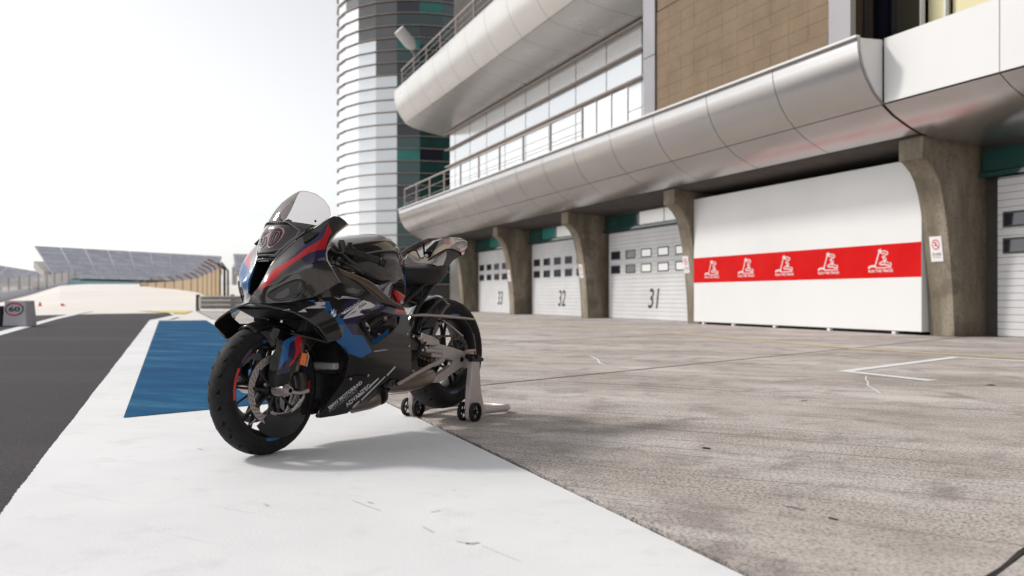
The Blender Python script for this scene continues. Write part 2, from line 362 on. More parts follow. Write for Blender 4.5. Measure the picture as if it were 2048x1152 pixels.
for k in range(-1, 4):
    for q in range(2):
        a_, b_ = (1.41, 8) if q == 0 else (8, 16); mb = MB(); Lw = []; Rw = []; rg = random.Random(k+9*q); ww = .018 if k < 0 else .040
        for i in range(41):
            t = a_+(b_-a_)*i/40; jx = rg.uniform(-.004, .004); Lw.append(W(J(k, t)-ww/2+jx, t, .0015)); Rw.append(W(J(k, t)+ww/2+jx+rg.uniform(-.004, .004), t, .0015))
        mb.grid([Lw, Rw]); o = mb.build('joint_sealant', 'joint_dark', apron)
        if o.data.polygons[0].normal.z < 0: o.data.flip_normals()
stroke('pit_box_line', [(1865, 762), (1690, 743), (1910, 715), (2250, 734)], .13, 'line_white')
stroke('yellow_lane_line', [(940, 636.5), (1240, 658), (1732, 699), (2048, 717), (2300, 733)], .26, 'yellow_line')
stroke('crack_repair', [(1181, 712), (1195, 719), (1200, 727), (1212, 731), (1235, 733), (1258, 737), (1283, 738)], .018, 'line_white', .003)
stroke('slab_crack', [(1733, 752), (1731, 759), (1736, 764), (1735, 771), (1744, 776), (1760, 787)], .012, 'line_white', .003)
for a, b, ww in [((1600, 803), (1614, 801), .012), ((1656, 1036), (1676, 1041), .012), ((1405, 896), (1420, 898), .03), ((1974, 771), (1988, 770), .05), ((1570, 1013), (1610, 1022), .006)]:
    stroke('tyre_mark', [a, b], ww, 'joint_dark' if ww > .007 else 'joint_dark', .003)

for k, (a, b, ww) in enumerate([((862, 1025), (880, 1021), .006), ((702, 1001), (760, 1022), .003), ((845, 1054), (866, 1065), .006), ((912, 1083), (948, 1090), .005), ((962, 1092), (1040, 1124), .0018), ((528, 1008), (536, 1012), .008), ((735, 1004), (745, 1007), .008), ((345, 960), (362, 959), .004), ((395, 897), (405, 900), .006), ((930, 1088), (958, 1086), .010), ((190, 932), (200, 933), .004)]):
    stroke('paint_scuff', [a, b], ww, 'mark_grey', .0025)

# ------------------------------------------------------------------ pit building
TD, TP = 13.9, 13.1
bld = empty('pit_building', W(28, 15), RZ, label='long silver pit building with curved canopies over the numbered garage doors', cat='building')
bld.rotation_euler = (0, 0, 0); bld.location = (0, 0, 0)
# back wall / body
mb = MB(); stbox(mb, -8, 44.4, 14.05, 30, 0, 3.5); stbox(mb, -8, 44.2, 14.1, 30, 3.5, 22)
mb.build('wall', 'wall_dark_soffit_shade', bld)
def canopy(z_off, s_start, s_end, name):
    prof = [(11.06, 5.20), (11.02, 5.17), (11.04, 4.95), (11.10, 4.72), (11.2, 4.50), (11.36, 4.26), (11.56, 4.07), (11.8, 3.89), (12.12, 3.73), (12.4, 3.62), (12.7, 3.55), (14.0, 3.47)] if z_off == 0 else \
           [(11.06, 11.5), (11.0, 11.46), (10.98, 11.2), (11.02, 10.9), (11.12, 10.55), (11.3, 10.2), (11.6, 9.83), (11.95, 9.68), (12.6, 9.55), (13.95, 9.40)]
    cuts = []; s = s_start
    while s < s_end-2.5: cuts.append(s); s += 2.27
    cuts.append(s_end-.9)
    for i in range(len(cuts)-1):
        a, b = cuts[i]+.009, cuts[i+1]-.009
        split = 6
        for (lo, hi, mm_) in ((0, split, None), (split, len(prof)-3 if not z_off else len(prof)-1, None))+(() if z_off else ((len(prof)-3, len(prof)-1, 'wall_dark_soffit_shade'),)):  # inner soffit strip coloured dark to paint in its shade
            mb = MB(); pr = prof[lo:hi+1]
            if lo: pr = [(pr[0][0]+.006, pr[0][1]-.012)]+pr[1:]
            mb.grid([[W(a, t, z) for t, z in pr], [W(b, t, z) for t, z in pr]])
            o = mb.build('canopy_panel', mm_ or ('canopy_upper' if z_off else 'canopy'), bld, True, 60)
    # rounded end
    mb = MB(); rws = []
    for q in range(11):
        f = q/10*math.pi/2; ss = s_end-.9+.9*math.sin(f)*1.0; k = 1-math.cos(f)
        rws.append([W(ss, t+(14.2-t)*k*.55, z) for t, z in prof])
    rws.append([W(s_end+.05, 14.2, z) for t, z in prof])
    mb.grid(rws); mb.build('canopy_end', 'canopy_upper' if z_off else 'canopy', bld, True, 60)
    # backing seen through the joints, top deck
    mb = MB(); mb.grid([[W(s_start, t+.03, z+.015) for t, z in prof], [W(s_end-.9, t+.03, z+.015) for t, z in prof]])
    mb.build('canopy_core', 'seam', bld)
    ztop = prof[0][1]
    mb = MB(); stbox(mb, s_start, s_end-1.0, 11.05, 14.05, ztop-.12, ztop-.02); mb.build('deck', 'stand_conc', bld)
    return prof
pr0 = canopy(0, 11.81, 44.7, 'lower')
pr1 = canopy(1, 19.4, 45.5, 'upper')
# rim trim and cap where the lower canopy steps back
mb = MB(); stbox(mb, 11.79, 43.8, 10.97, 11.06, 5.175, 5.215); mb.build('rim_trim', 'white_panel', bld)
mb = MB(); vs = [W(11.79, t, z) for t, z in pr0[1:7]]+[W(11.79, 11.56, 5.19)]
mb.add(vs, [tuple(range(len(vs)))]); mb.build('canopy_cap', 'white_panel', bld)
mb = MB(); mb.tube([W(11.78, t, z) for t, z in pr0[1:7]], .02, 6); mb.build('cap_edge', 'column_metal', bld)
# right-hand stretch: flat fascia panels and soffit
ss = 11.76
for k in range(6):
    a, b = ss-2.27*k, ss-2.27*(k+1)
    mb = MB(); stbox(mb, b+.01, a-.01, 11.56, 11.60, 4.085, 5.20); mb.build('fascia_panel', 'white_panel', bld)
    mb = MB(); pq = pr0[6:]; pq = [(11.57, 4.055)]+pq[1:]; mb.grid([[W(b+.009, t, z) for t, z in pq], [W(a-.009, t, z) for t, z in pq]])
    mb.build('soffit_panel', 'canopy', bld, True, 60)
mb = MB(); stbox(mb, -8, 11.75, 11.61, 14.2, 4.2, 5.18); mb.build('fascia_core', 'seam', bld)
mb = MB(); mb.grid([[W(-8, t+.03, z+.02) for t, z in pr0[6:]], [W(11.8, t+.03, z+.02) for t, z in pr0[6:]]]); mb.build('soffit_core', 'seam', bld)
# tiled wall between two metal columns
mb = MB(); stbox(mb, 12.62, 18.64, 11.16, 14, 5.22, 12); mb.build('tiled_wall_core', 'grout', bld)
tw, th = .60, .30
tile_me = None
i = 0
for r in range(9):
    for c in range(11):
        s0 = 12.66+c*.545; z0 = 5.25+r*.27
        if tile_me is None:
            mb = MB(); stbox(mb, 0, .540, 0, .012, 0, .265); tile_me = mb.build('tile', 'tile', bld); o = tile_me
        else: o = tile_me.copy(); C.objects.link(o)
        dx = W(s0, 11.146+((r*7+c*3) % 4)*.0012, z0); o.location = dx; i += 1
mb = MB(); stbox(mb, 12.66, 18.6, 11.146, 11.156, 7.70, 12); mb.build('upper_tiling', 'tile', bld)
for a, b, td_ in ((18.66, 19.22, 14), (12.06, 12.60, 11.22)):
    mb = MB(); stbox(mb, a, b, 11.10, td_, 5.21, 6.66); stbox(mb, a, b, 11.10, td_, 6.68, 12); mb.build('metal_column', 'column_metal', bld)
# glazed lounge right of the tiles
mb = MB(); stbox(mb, 3, 12.0, 12.9, 14, 5.2, 12); mb.build('lounge_wall', 'wall_dark_soffit_shade', bld)
for s0, s1, m_, t0 in ((12.06, 12.58, 'pane_dark', 12.12), (11.44, 12.02, 'olive_glass', 12.12), (10.99, 11.40, 'cream_glow', 12.2), (9.7, 10.86, 'cream_glow', 12.16), (8.45, 9.62, 'cream_glow', 12.16), (7.2, 8.37, 'cream_glow', 12.16), (5.95, 7.12, 'cream_glow', 12.16), (4.7, 5.87, 'cream_glow', 12.16)):  # glow behind the glass put into the cream pane colour
    mb = MB(); stbox(mb, s0, s1, t0, t0+.06, 5.2, 10.5); mb.build('lounge_pane', m_, bld)
for s0 in (12.04, 11.42, 10.92, 9.66, 8.41, 7.16, 5.91):
    mb = MB(); stbox(mb, s0-.02, s0+.02, 12.04, 12.12, 5.2, 10.5); mb.build('mullion', 'white_panel' if s0 < 12 else 'frame_dark', bld)
for t0 in (11.35, 11.62, 11.9):
    mb = MB(); stbox(mb, 12.57, 12.615, t0, t0+.12, 5.2, 12); mb.build('side_fin', 'wall_dark_soffit_shade', bld)
# upper-storey curtain wall
for k in range(11):
    a = 19.3+k*2.4; b = min(a+2.4, 44.2)
    if b-a < .5: continue
    for (z0, z1, mt) in ((5.2, 6.7, 'sky_glass'), (6.7, 7.58, 'sky_glass'), (7.68, 8.47, 'sky_glass'), (8.57, 9.38, 'sky_glass')):  # pale and dark pane colours stand in for sky reflections
        if k == 1 and z0 > 7.6: mt = 'teal_light' if z0 > 8.5 else 'grey_glass'
        if k == 2 and z0 > 8.5: mt = 'sky_glass'
        mb = MB(); stbox(mb, a+.012, b-.012, TD-.02, TD+.03, z0+.01, z1-.01); mb.build('window_pane', mt, bld)
    mb = MB(); stbox(mb, a-.012, a+.012, TD-.03, TD+.02, 5.2, 9.38); mb.build('mullion', 'grey_glass', bld)
for z0 in (7.58, 8.47, 9.32):
    mb = MB(); stbox(mb, 19.25, 44.5, TD-.16, TD-.03, z0, z0+.04); mb.build('sun_louvre', 'fin', bld)
    mb = MB(); mb.tube([W(19.25, TD-.18, z0+.02), W(44.5, TD-.18, z0+.02)], .035, 8); mb.build('louvre_nosing', 'rail', bld)
# balcony railings
def railing(t, zb, posts, s0, s1, mid=3, h=.98):
    r = empty('balcony_railing', (0, 0, 0)); r.parent = bld
    mb = MB(); mb.tube([W(s0, t, zb+h), W(s1, t, zb+h)], .035, 8); mb.build('handrail', 'rail', r)
    for k in range(mid):
        mb = MB(); mb.tube([W(s0, t, zb+h*(k+.6)/(mid+.6)), W(s1, t, zb+h*(k+.6)/(mid+.6))], .012, 6); mb.build('rail_wire', 'rail', r)
    for p in posts:
        mb = MB(); stbox(mb, p-.025, p+.025, t-.03, t+.03, zb, zb+h); mb.build('rail_post', 'rail', r)
    return r
rl = railing(11.2, 5.2, [43.3-2.27*k for k in range(10)], 22.9, 43.3, 2)
tag(rl, 'balcony railing along the lower canopy')
rl = railing(11.25, 11.45, [44.0-2.27*k for k in range(9)], 24, 44.2, 3)
for k in range(9):
    mb = MB(); stbox(mb, 22.9+2.27*k+.06, 22.9+2.27*(k+1)-.06, 11.19, 11.2, 5.32, 6.05)
# short glazed balcony screens near the column
for s0 in (20.2, 21.1, 22.0):
    mb = MB(); stbox(mb, s0, s0+.8, 11.2, 11.22, 5.25, 6.2); mb.build('balcony_screen', 'sky_glass', bld)
    mb = MB(); stbox(mb, s0-.025, s0, 11.19, 11.22, 5.2, 6.25); mb.build('screen_post', 'rail', bld)
# ---- pillars
PROF = [(0, 13.26), (.5, 13.235), (.86, 13.21), (1.3, 13.17), (1.7, 13.12), (2.0, 13.08), (2.3, 13.03), (2.6, 12.96), (2.85, 12.87), (3.02, 12.76), (3.13, 12.64), (3.19, 12.56)]
PIL = [(11.81, 12.36), (20.0, 20.55), (26.64, 27.17), (33.4, 33.94), (40.0, 40.5), (3.6, 4.15)]
plab = ['curved concrete pillar right of the white and red hoarding', 'curved concrete pillar between garage 31 and the white hoarding', 'curved concrete pillar between garages 31 and 32',
        'curved concrete pillar between garages 32 and 33', 'farthest curved concrete pillar left of garage 33, behind the motorcycle tail', 'concrete pillar beyond the right edge garage']
for (s0, s1), lb in zip(PIL, plab):
    pr = PROF+[(3.195, 12.50), (3.60, 12.50)]
    ring = [(t, z) for z, t in pr]+[(14.2, 3.60), (14.2, 0)]
    n = len(ring); mb = MB()
    mb.add([W(s0, t, z) for t, z in ring]+[W(s1, t, z) for t, z in ring], [tuple(range(n)), tuple(range(2*n-1, n-1, -1))]+[(i, i+n, (i+1) % n+n, (i+1) % n) for i in range(n)])
    o = mb.build('concrete_pillar', 'pillar'); bevel(o, .015, 2)
    tag(o, lb, 'pillar', 'curved pillars along the garages')
    mb = MB(); stbox(mb, s0+.03, s1-.03, 13.5, 14.3, 0, .08)
# no-smoking signs
for i, (s0, s1) in enumerate(PIL[:4]):
    sc = (s0+s1)/2 if i != 1 else s0+.41
    z0, z1 = 1.37, 1.83
    tt = lambda z: float(np.interp(z, [p[0] for p in PROF], [p[1] for p in PROF]))-.012
    a = .135
    mb = MB(); c8 = []
    for z in (z0, z1):
        c8 += [W(sc-a, tt(z)+.02, z), W(sc-a, tt(z), z), W(sc+a, tt(z), z), W(sc+a, tt(z)+.02, z)]
    mb.hexa([c8[0], c8[1], c8[2], c8[3], c8[4], c8[5], c8[6], c8[7]])
    sg = mb.build('no_smoking_sign', 'vinyl_white')
    tag(sg, ['white no smoking sign on the pillar right of the white hoarding', 'white no smoking sign on the pillar left of the white hoarding', 'white no smoking sign on the pillar left of garage 31 and right of garage 32', 'farthest white no smoking sign, on the pillar left of garage 32'][i], 'sign', 'no smoking signs on the pillars')
    def P(x, z, d=.003): return W(sc-x, tt(z)-d, z)     # x to the right when facing the wall
    mb = MB(); rr0 = []; rr1 = []
    for k in range(33):
        th_ = 2*math.pi*k/32; rr0.append(P(.085*math.cos(th_), 1.68+.095*math.sin(th_))); rr1.append(P(.068*math.cos(th_), 1.68+.076*math.sin(th_)))
    mb.grid([rr0, rr1]); mb.add([P(-.055, 1.745), P(-.045, 1.755), P(.058, 1.62), P(.047, 1.61)], [(0, 1, 2, 3)]); mb.build('prohibition_ring', 'sign_red', sg)
    mb = MB(); mb.add([P(-.035, 1.655, .002), P(.035, 1.655, .002), P(.035, 1.673, .002), P(-.035, 1.673, .002)], [(0, 1, 2, 3)]); mb.add([P(.0, 1.68, .002), P(.02, 1.69, .002), P(.01, 1.73, .002), P(-.01, 1.72, .002)], [(0, 1, 2, 3)]); mb.build('cigarette_symbol', 'sign_black', sg)
    mb = MB()
    for s_, zc, ww, hh in (('禁止吸烟', 1.505, .19, .05), ('NO SMOKING', 1.45, .17, .02)):
        try: vs, fs = text2d(s_)
        except Exception: continue
        mb.add([P(x*ww, zc+y*hh, .003) for x, y in vs], fs)
    mb.build('sign_lettering', 'sign_black', sg)

# ---- garage doors
SL = .128
def door(s0, s1, num, label, wins, ztop=2.87, front=TD):
    d = empty('garage_door', W((s0+s1)/2, front, 0)); tag(d, label, 'garage door', 'roller garage doors under the canopy')
    def loc(p): return (p[0]-d.location.x, p[1]-d.location.y, p[2])
    n = int(ztop/SL); first = None
    for k in range(n):
        if first is None:
            mb = MB(); prf = [(front+.016, .002), (front, .009), (front, SL-.009), (front+.016, SL-.002)]
            mb.grid([[loc(W(s1, t, z)) for t, z in prf], [loc(W(s0, t, z)) for t, z in prf]])
            first = mb.build('slat', 'slat', d); o = first
        else: o = first.copy(); C.objects.link(o)
        o.location = (0, 0, k*SL+.02)
    mb = MB(); stbox(mb, s0, s1, front+.016, front+.06, 0, ztop); mb.v = [loc(p) for p in mb.v]; mb.build('backing', 'slat_back', d)
    for (a, z0, pane) in wins:
        wdt = .62; hgt = .28
        mb = MB(); f = .035
        for (x0, x1, y0, y1) in ((a, a+wdt, z0, z0+f), (a, a+wdt, z0+hgt-f, z0+hgt), (a, a+f, z0+f, z0+hgt-f), (a+wdt-f, a+wdt, z0+f, z0+hgt-f)): stbox(mb, x0, x1, front-.012, front+.02, y0, y1)
        mb.v = [loc(p) for p in mb.v]; fr = mb.build('door_window', 'frame_dark', d)
        mb = MB(); stbox(mb, a+f, a+wdt-f, front-.004, front+.01, z0+f, z0+hgt-f); mb.v = [loc(p) for p in mb.v]; mb.build('pane', pane, fr)
    if num:
        vs, fs = text2d(num, .008, .22)
        mb = MB(); sc, zc = num_pos
        mb.add([loc(W(sc-x*.66, front-.006, zc+y*.62)) for x, y in vs], fs); mb.build('door_number', 'sign_black', d)
    return d
num_pos = (23.42, .675)
def wins(start, cnt, kinds):
    out = []
    for c in range(cnt):
        for z0, kk in ((1.96, 0), (1.49, 1)): out.append((start-c*1.0, z0, kinds[c]))
    return out
door(20.6, 26.35, '31', 'ribbed garage door with number 31', wins(25.56, 5, ['pane_dark', 'pane_dark', 'pane_sky_reflection', 'pane_sky_reflection', 'pane_sky_reflection']))  # white panes have the sky's reflection painted into their colour
num_pos = (30.15, .675)
door(27.3, 33.05, '32', 'ribbed garage door with number 32', wins(32.25, 5, ['pane_dark']*5))
num_pos = (36.75, .675)
door(34.1, 39.7, '33', 'ribbed garage door with number 33', wins(38.9, 5, ['pane_dark']*5))
door(4.3, 11.45, None, 'large ribbed garage door at the right edge of the picture with two dark windows', [(10.72, 1.96, 'pane_dark'), (10.72, 1.49, 'pane_dark'), (9.7, 1.96, 'pane_dark'), (9.7, 1.49, 'pane_dark')], 2.87)
# wider window units on the right-hand door read as one dark pair
mb = MB(); stbox(mb, 40.6, 44.2, TD-.02, TD+.05, 0, 2.9); mb.build('shaded_end_door', 'grey_glass', bld)  # grey sheet paints the farthest garage door as it looks in shade
# lintels and transoms (parts of the building)
for (s0, s1, panes) in ((20.6, 26.6, ((26.5, 25.4, 'teal_glass'), (25.35, 24.25, 'teal_glass'), (24.2, 22.75, 'pane_sky_reflection'), (22.7, 20.7, 'pane_sky_reflection'))),  # white transom panes carry a painted sky reflection
                        (27.3, 33.3, ((33.2, 31.9, 'teal_glass'), (31.85, 30.55, 'teal_light'), (30.5, 27.5, 'pane_sky_reflection'))),
                        (34.1, 40, ((39.9, 38, 'teal_glass'), (37.95, 35.9, 'teal_light'), (35.85, 34.2, 'teal_glass'))),
                        (4.3, 11.75, ((11.7, 9.5, 'teal_glass'), (9.45, 7.2, 'teal_glass'), (7.15, 4.4, 'teal_glass')))):
    mb = MB(); stbox(mb, s0, s1, TD-.10, TD+.1, 2.89, 2.97); mb.build('lintel', 'teal_glass', bld)
    for a, b, m_ in panes:
        mb = MB(); stbox(mb, b, a, TD-.06, TD-.02, 3.0, 3.40); mb.build('transom_pane', m_, bld)
    mb = MB(); stbox(mb, s0, s1, TD-.02, TD+.1, 2.97, 3.5); mb.build('transom_backing', 'frame_dark', bld)

# ---- white hoarding with the red band
hd = empty('hoarding', W(16.2, TP, 0)); tag(hd, 'large white hoarding wall with a red band of white logos', 'hoarding')
hl = lambda p: (p[0]-hd.location.x, p[1]-hd.location.y, p[2])
def hbox(name, s0, s1, t0, t1, z0, z1, m_):
    mb = MB(); stbox(mb, s0, s1, t0, t1, z0, z1); mb.v = [hl(p) for p in mb.v]; return mb.build(name, m_, hd)
bevel(hbox('board', 12.40, 20.0, TP, TP+.55, .066, 3.325, 'white_panel'), .01)
hbox('red_band', 12.405, 19.995, TP-.004, TP-.001, 1.098, 1.755, 'red_vinyl')
hbox('shadow_gap', 12.9, 19.8, TP+.1, TP+.5, 0, .06, 'joint_dark')  # dark block stands in for the shade under the board
for sc in (13.1, 14.9, 16.7, 18.3, 19.6):
    bevel(hbox('foot', sc-.05, sc+.05, TP+.02, TP+.5, 0, .062, 'white_panel'), .01)
vs, fs = text2d('RUN THE TRACK', .02)
for sc in (19.13, 17.69, 16.27, 14.84, 13.38):
    mb = MB(); Pq = lambda x, z, d=.007: hl(W(sc-x*1.04, TP-d, 1.208+(z-1.155)*.88))
    mb.add([Pq(-.02+x*.62, 1.185+y*.062) for x, y in vs], fs)
    def ln(pts, wd):
        for a, b in zip(pts[:-1], pts[1:]):
            a = Vector(a); b = Vector(b); d = (b-a).normalized(); n_ = Vector((-d.y, d.x))*wd/2; a -= d*wd*.3; b += d*wd*.3
            mb.add([Pq(*(a+n_)), Pq(*(a-n_)), Pq(*(b-n_)), Pq(*(b+n_))], [(0, 1, 2, 3)])
    ln([(-.32, 1.26), (-.29, 1.29), (-.18, 1.30), (-.15, 1.28)], .045); ln([(-.16, 1.30), (-.06, 1.61)], .026)
    ln([(-.07, 1.63), (-.03, 1.655), (-.02, 1.60)], .05)
    ln([(.0, 1.62), (.07, 1.635), (.15, 1.60), (.15, 1.555), (.07, 1.52), (.02, 1.50)], .02); ln([(.0, 1.57), (.10, 1.575)], .02)
    ln([(.02, 1.50), (.06, 1.45), (.09, 1.42), (.0, 1.385), (-.05, 1.35), (-.02, 1.325), (.08, 1.33), (.2, 1.29), (.235, 1.31), (.22, 1.36)], .026)
    ln([(.06, 1.50), (.11, 1.47), (.12, 1.42), (.06, 1.37), (.14, 1.38), (.19, 1.35)], .016)
    ln([(-.14, 1.255), (.24, 1.255)], .02)
    mb.build('logo', 'vinyl_white', hd)

# ---- round glass tower
TX, TY, TR = -6.95, 66.0, 6.05
tw_ = empty('glass_tower', (TX, TY, 0)); tag(tw_, 'tall round tower of teal glass panels, reflections painted pale and dark, with horizontal fins', 'tower')
base_a = math.atan2(-TY, -TX)          # towards the camera
step = math.radians(15)
NR, PH = 26, .845
pane_cache = {}
for r in range(NR):
    z0 = 1.6+r*PH
    for q in range(-6, 5):
        a0, a1 = base_a-math.radians(0)+q*step, base_a+(q+1)*step
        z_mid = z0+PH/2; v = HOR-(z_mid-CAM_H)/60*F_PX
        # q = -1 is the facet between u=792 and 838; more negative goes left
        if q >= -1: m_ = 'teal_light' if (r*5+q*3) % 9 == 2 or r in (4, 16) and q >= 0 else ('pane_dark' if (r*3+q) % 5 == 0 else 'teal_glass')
        elif q == -2: m_ = 'grey_glass' if v < 150 else 'sky_glass'  # grey and pale panes paint dark and sky reflections onto the facade
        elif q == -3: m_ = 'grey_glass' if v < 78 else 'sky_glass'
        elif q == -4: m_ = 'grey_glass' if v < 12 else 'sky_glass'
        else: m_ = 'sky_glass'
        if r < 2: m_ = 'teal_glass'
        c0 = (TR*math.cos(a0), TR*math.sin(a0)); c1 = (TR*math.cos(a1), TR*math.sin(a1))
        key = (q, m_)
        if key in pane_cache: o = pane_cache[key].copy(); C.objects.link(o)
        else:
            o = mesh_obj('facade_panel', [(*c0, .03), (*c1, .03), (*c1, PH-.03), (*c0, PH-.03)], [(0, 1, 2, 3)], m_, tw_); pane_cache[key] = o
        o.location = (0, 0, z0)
for r in range(NR+1):
    mb = MB(); z0 = 1.6+r*PH; ra, rb = [], []
    pts = []
    for q in range(-7, 7):
        a = base_a+q*step; pts.append(((TR+.12)*math.cos(a), (TR+.12)*math.sin(a), z0))
    mb.tube(pts, .028, 6); 
    mb.grid([[(TR*.98*math.cos(base_a+q*step), TR*.98*math.sin(base_a+q*step), z0) for q in range(-7, 7)], [(p[0], p[1], z0) for p in pts]])
    mb.build('fin', 'fin', tw_)
mb = MB(); mb.lathe([(0, 0), (0, 0)], (0, 0, 0), 4) if False else None
pts = [((TR-.12)*math.cos(base_a+q*step), (TR-.12)*math.sin(base_a+q*step)) for q in range(24)]
mb.add([(*p, 0) for p in pts]+[(*p, 23.7) for p in pts], [tuple(range(23, -1, -1)), tuple(range(24, 48))]+[(i, (i+1) % 24, (i+1) % 24+24, i+24) for i in range(24)])
mb.build('core', 'frame_dark', tw_)
# plinth wall behind the rear wheel
# floodlight on the upper railing
fl = empty('floodlight', W(41.2, 11.2, 12.45)); tag(fl, 'white floodlight fixed to the upper balcony railing beside the tower', 'floodlight')
mb = MB(); mb.tube([(0, 0, -.1), (-.1, -.1, .1), (-.35, -.3, .35)], .05, 8); mb.build('bracket', 'rail', fl)
mb = MB(); mb.tube([(-.1, -.1, .3), (-.25, -.3, .5), (-.75, -.6, 1.05)], [.16, .3, .28], 12); mb.build('lamp_head', 'white_panel', fl, True)

# ------------------------------------------------------------------ far background
def stand(A0, B0, A1, B1, label, nrow=28, blocks=9):
    # A/B front-left/front-right low edge, A1/B1 top edge (world)
    g = empty('grandstand', A0); tag(g, label, 'grandstand', 'grandstands beyond the track')
    A0, B0, A1, B1 = map(Vector, (A0, B0, A1, B1)); org = A0.copy()
    def pt(f, r, lift=0):
        lo = A0.lerp(B0, f); hi = A1.lerp(B1, f); p = lo.lerp(hi, r); p = p-org; return (p.x, p.y, p.z+lift)
    for b in range(blocks):
        f0, f1 = (b+.04)/blocks, (b+.96)/blocks; mb = MB()
        for r in range(nrow):
            r0, r1 = r/nrow, (r+1)/nrow; h = (A1.z-A0.z)/nrow
            p0, p1 = pt(f0, r0), pt(f1, r0); q0, q1 = pt(f0, r1), pt(f1, r1)
            up = lambda p, z: (p[0], p[1], z)
            mb.add([p0, p1, up(p1, q1[2]), up(p0, q0[2])], [(0, 1, 2, 3)], 1 if r % 4 == 3 else 0)
            mb.add([up(p0, q0[2]), up(p1, q1[2]), q1, q0], [(0, 1, 2, 3)], 1)
        o = mb.build('seating_block', ['seat_blue', 'aisle'], g)
    for b in range(blocks+1):
        f0, f1 = max(0, (b-.04)/blocks), min(1, (b+.04)/blocks)
        mb = MB(); mb.add([pt(f0, 0, .05), pt(f1, 0, .05), pt(f1, 1, .05), pt(f0, 1, .05)], [(0, 1, 2, 3)]); mb.build('stairway', 'aisle', g)
    mb = MB()
    a, b, c, d = pt(0, 0, -.6), pt(1, 0, -.6), pt(1, 1, -3), pt(0, 1, -3)
    mb.hexa([(a[0], a[1], a[2]-1), (b[0], b[1], b[2]-1), (c[0], c[1], c[2]-1.5), (d[0], d[1], d[2]-1.5), a, b, c, d]); mb.build('deck', 'stand_conc', g)
    for k in range(9):
        p = pt(k/8, .25); mb = MB(); mb.box((p[0]-.5, p[1]-.5, -org.z-1), (p[0]+.5, p[1]+.5, p[2]-.4)); mb.build('support', 'stand_conc', g)
    return g
stand(D(108, 556, 150), D(432, 563, 200), D(67, 492, 176), D(444, 513, 226), 'large grey grandstand facing the track left of the motorcycle')
stand(D(-420, 560, 130), D(60, 562, 260), D(-560, 440, 150), D(112, 549, 300), 'smaller grey grandstand cut by the left edge of the picture', 20, 8)
g2 = stand(D(470, 540, 230), D(640, 545, 250), D(466, 508, 250), D(640, 514, 270), 'pale grandstand behind the motorcycle nose', 16, 4)
# teal board along the foot of the stand
o = MB().box((0, 0, 0), (1, .3, 1)).build('trackside_board', 'teal_board')
a = Vector(D(138, 570, 149)); b = Vector(D(460, 569, 195)); o.location = a; o.scale = ((b-a).length, 1, .75); o.rotation_euler = (0, 0, math.atan2((b-a).y, (b-a).x))
tag(o, 'long teal board at the foot of the far grandstand', 'board')
# barrier wall on the left
P = [D(-160, 626, 80), D(0, 593, 110), D(70, 583, 130), D(138, 570, 150), D(165, 563, 160)]
mb = MB()
for q, (a, b) in enumerate(zip(P[:-1], P[1:])):
    mb.hexa([(a[0], a[1], a[2]-1), (b[0], b[1], b[2]-1), (b[0], b[1]+.5, b[2]-1), (a[0], a[1]+.5, a[2]-1), (a[0], a[1], a[2]+.55), (b[0], b[1], b[2]+.7), (b[0], b[1]+.5, b[2]+.7), (a[0], a[1]+.5, a[2]+.55)])
tag(mb.build('barrier_wall', 'aisle'), 'pale grey barrier wall curving up the track at the left edge', 'wall')
f2 = empty('catch_fence', D(0, 590, 112)); tag(f2, 'tall wire fence above the barrier wall at the left edge', 'fence', 'catch fences round the track')
O2 = f2.location.copy()
for k in range(12):
    f = k/11; p = Vector(D(-60, 604, 100)).lerp(Vector(D(150, 566, 156)), f)-O2
    mb = MB(); mb.tube([p, p+Vector((0, 0, 2.3))], .09, 6); mb.build('fence_post', 'rail_grey', f2)
mb = MB()
for k in range(150):
    f = k/149; p = Vector(D(-60, 604, 100.5)).lerp(Vector(D(150, 566, 156.5)), f)-O2
    mb.box((p.x-.03, p.y-.02, p.z), (p.x+.03, p.y+.02, p.z+2.1))
tag(mb.build('wire_mesh', 'mesh_grey', f2), kind='stuff')
mb = MB(); mb.box((-2, 0, 0), (2, .4, 3)) if False else None
# curved rust fence
tops = [(281, 562), (296, 560), (312, 558), (330, 556.5), (349, 555), (366, 552.5), (383, 550), (396, 547), (406, 542), (415, 537), (424, 531), (432, 526), (440, 521)]
fn = empty('catch_fence', D(440, 594, 61)); tag(fn, 'curved rust brown catch fence with overhanging posts left of the motorcycle nose', 'fence', 'catch fences round the track')
O = fn.location.copy(); pp = []
for u, v in tops:
    Y = 2.5*F_PX/(HOR-v); Y = min(Y, 130); pp.append(Vector(((u-1024)/F_PX*Y, Y, 0)))
for p in pp:
    b = p-O; zb = .45-O.z
    mb = MB(); mb.tube([(b.x, b.y, zb), (b.x, b.y, zb+2.2), (b.x-.12, b.y-.1, zb+2.5), (b.x-.75, b.y-.3, zb+2.85)], .07 if p.y < 90 else .10, 6); mb.build('fence_post', 'rust', fn)
    
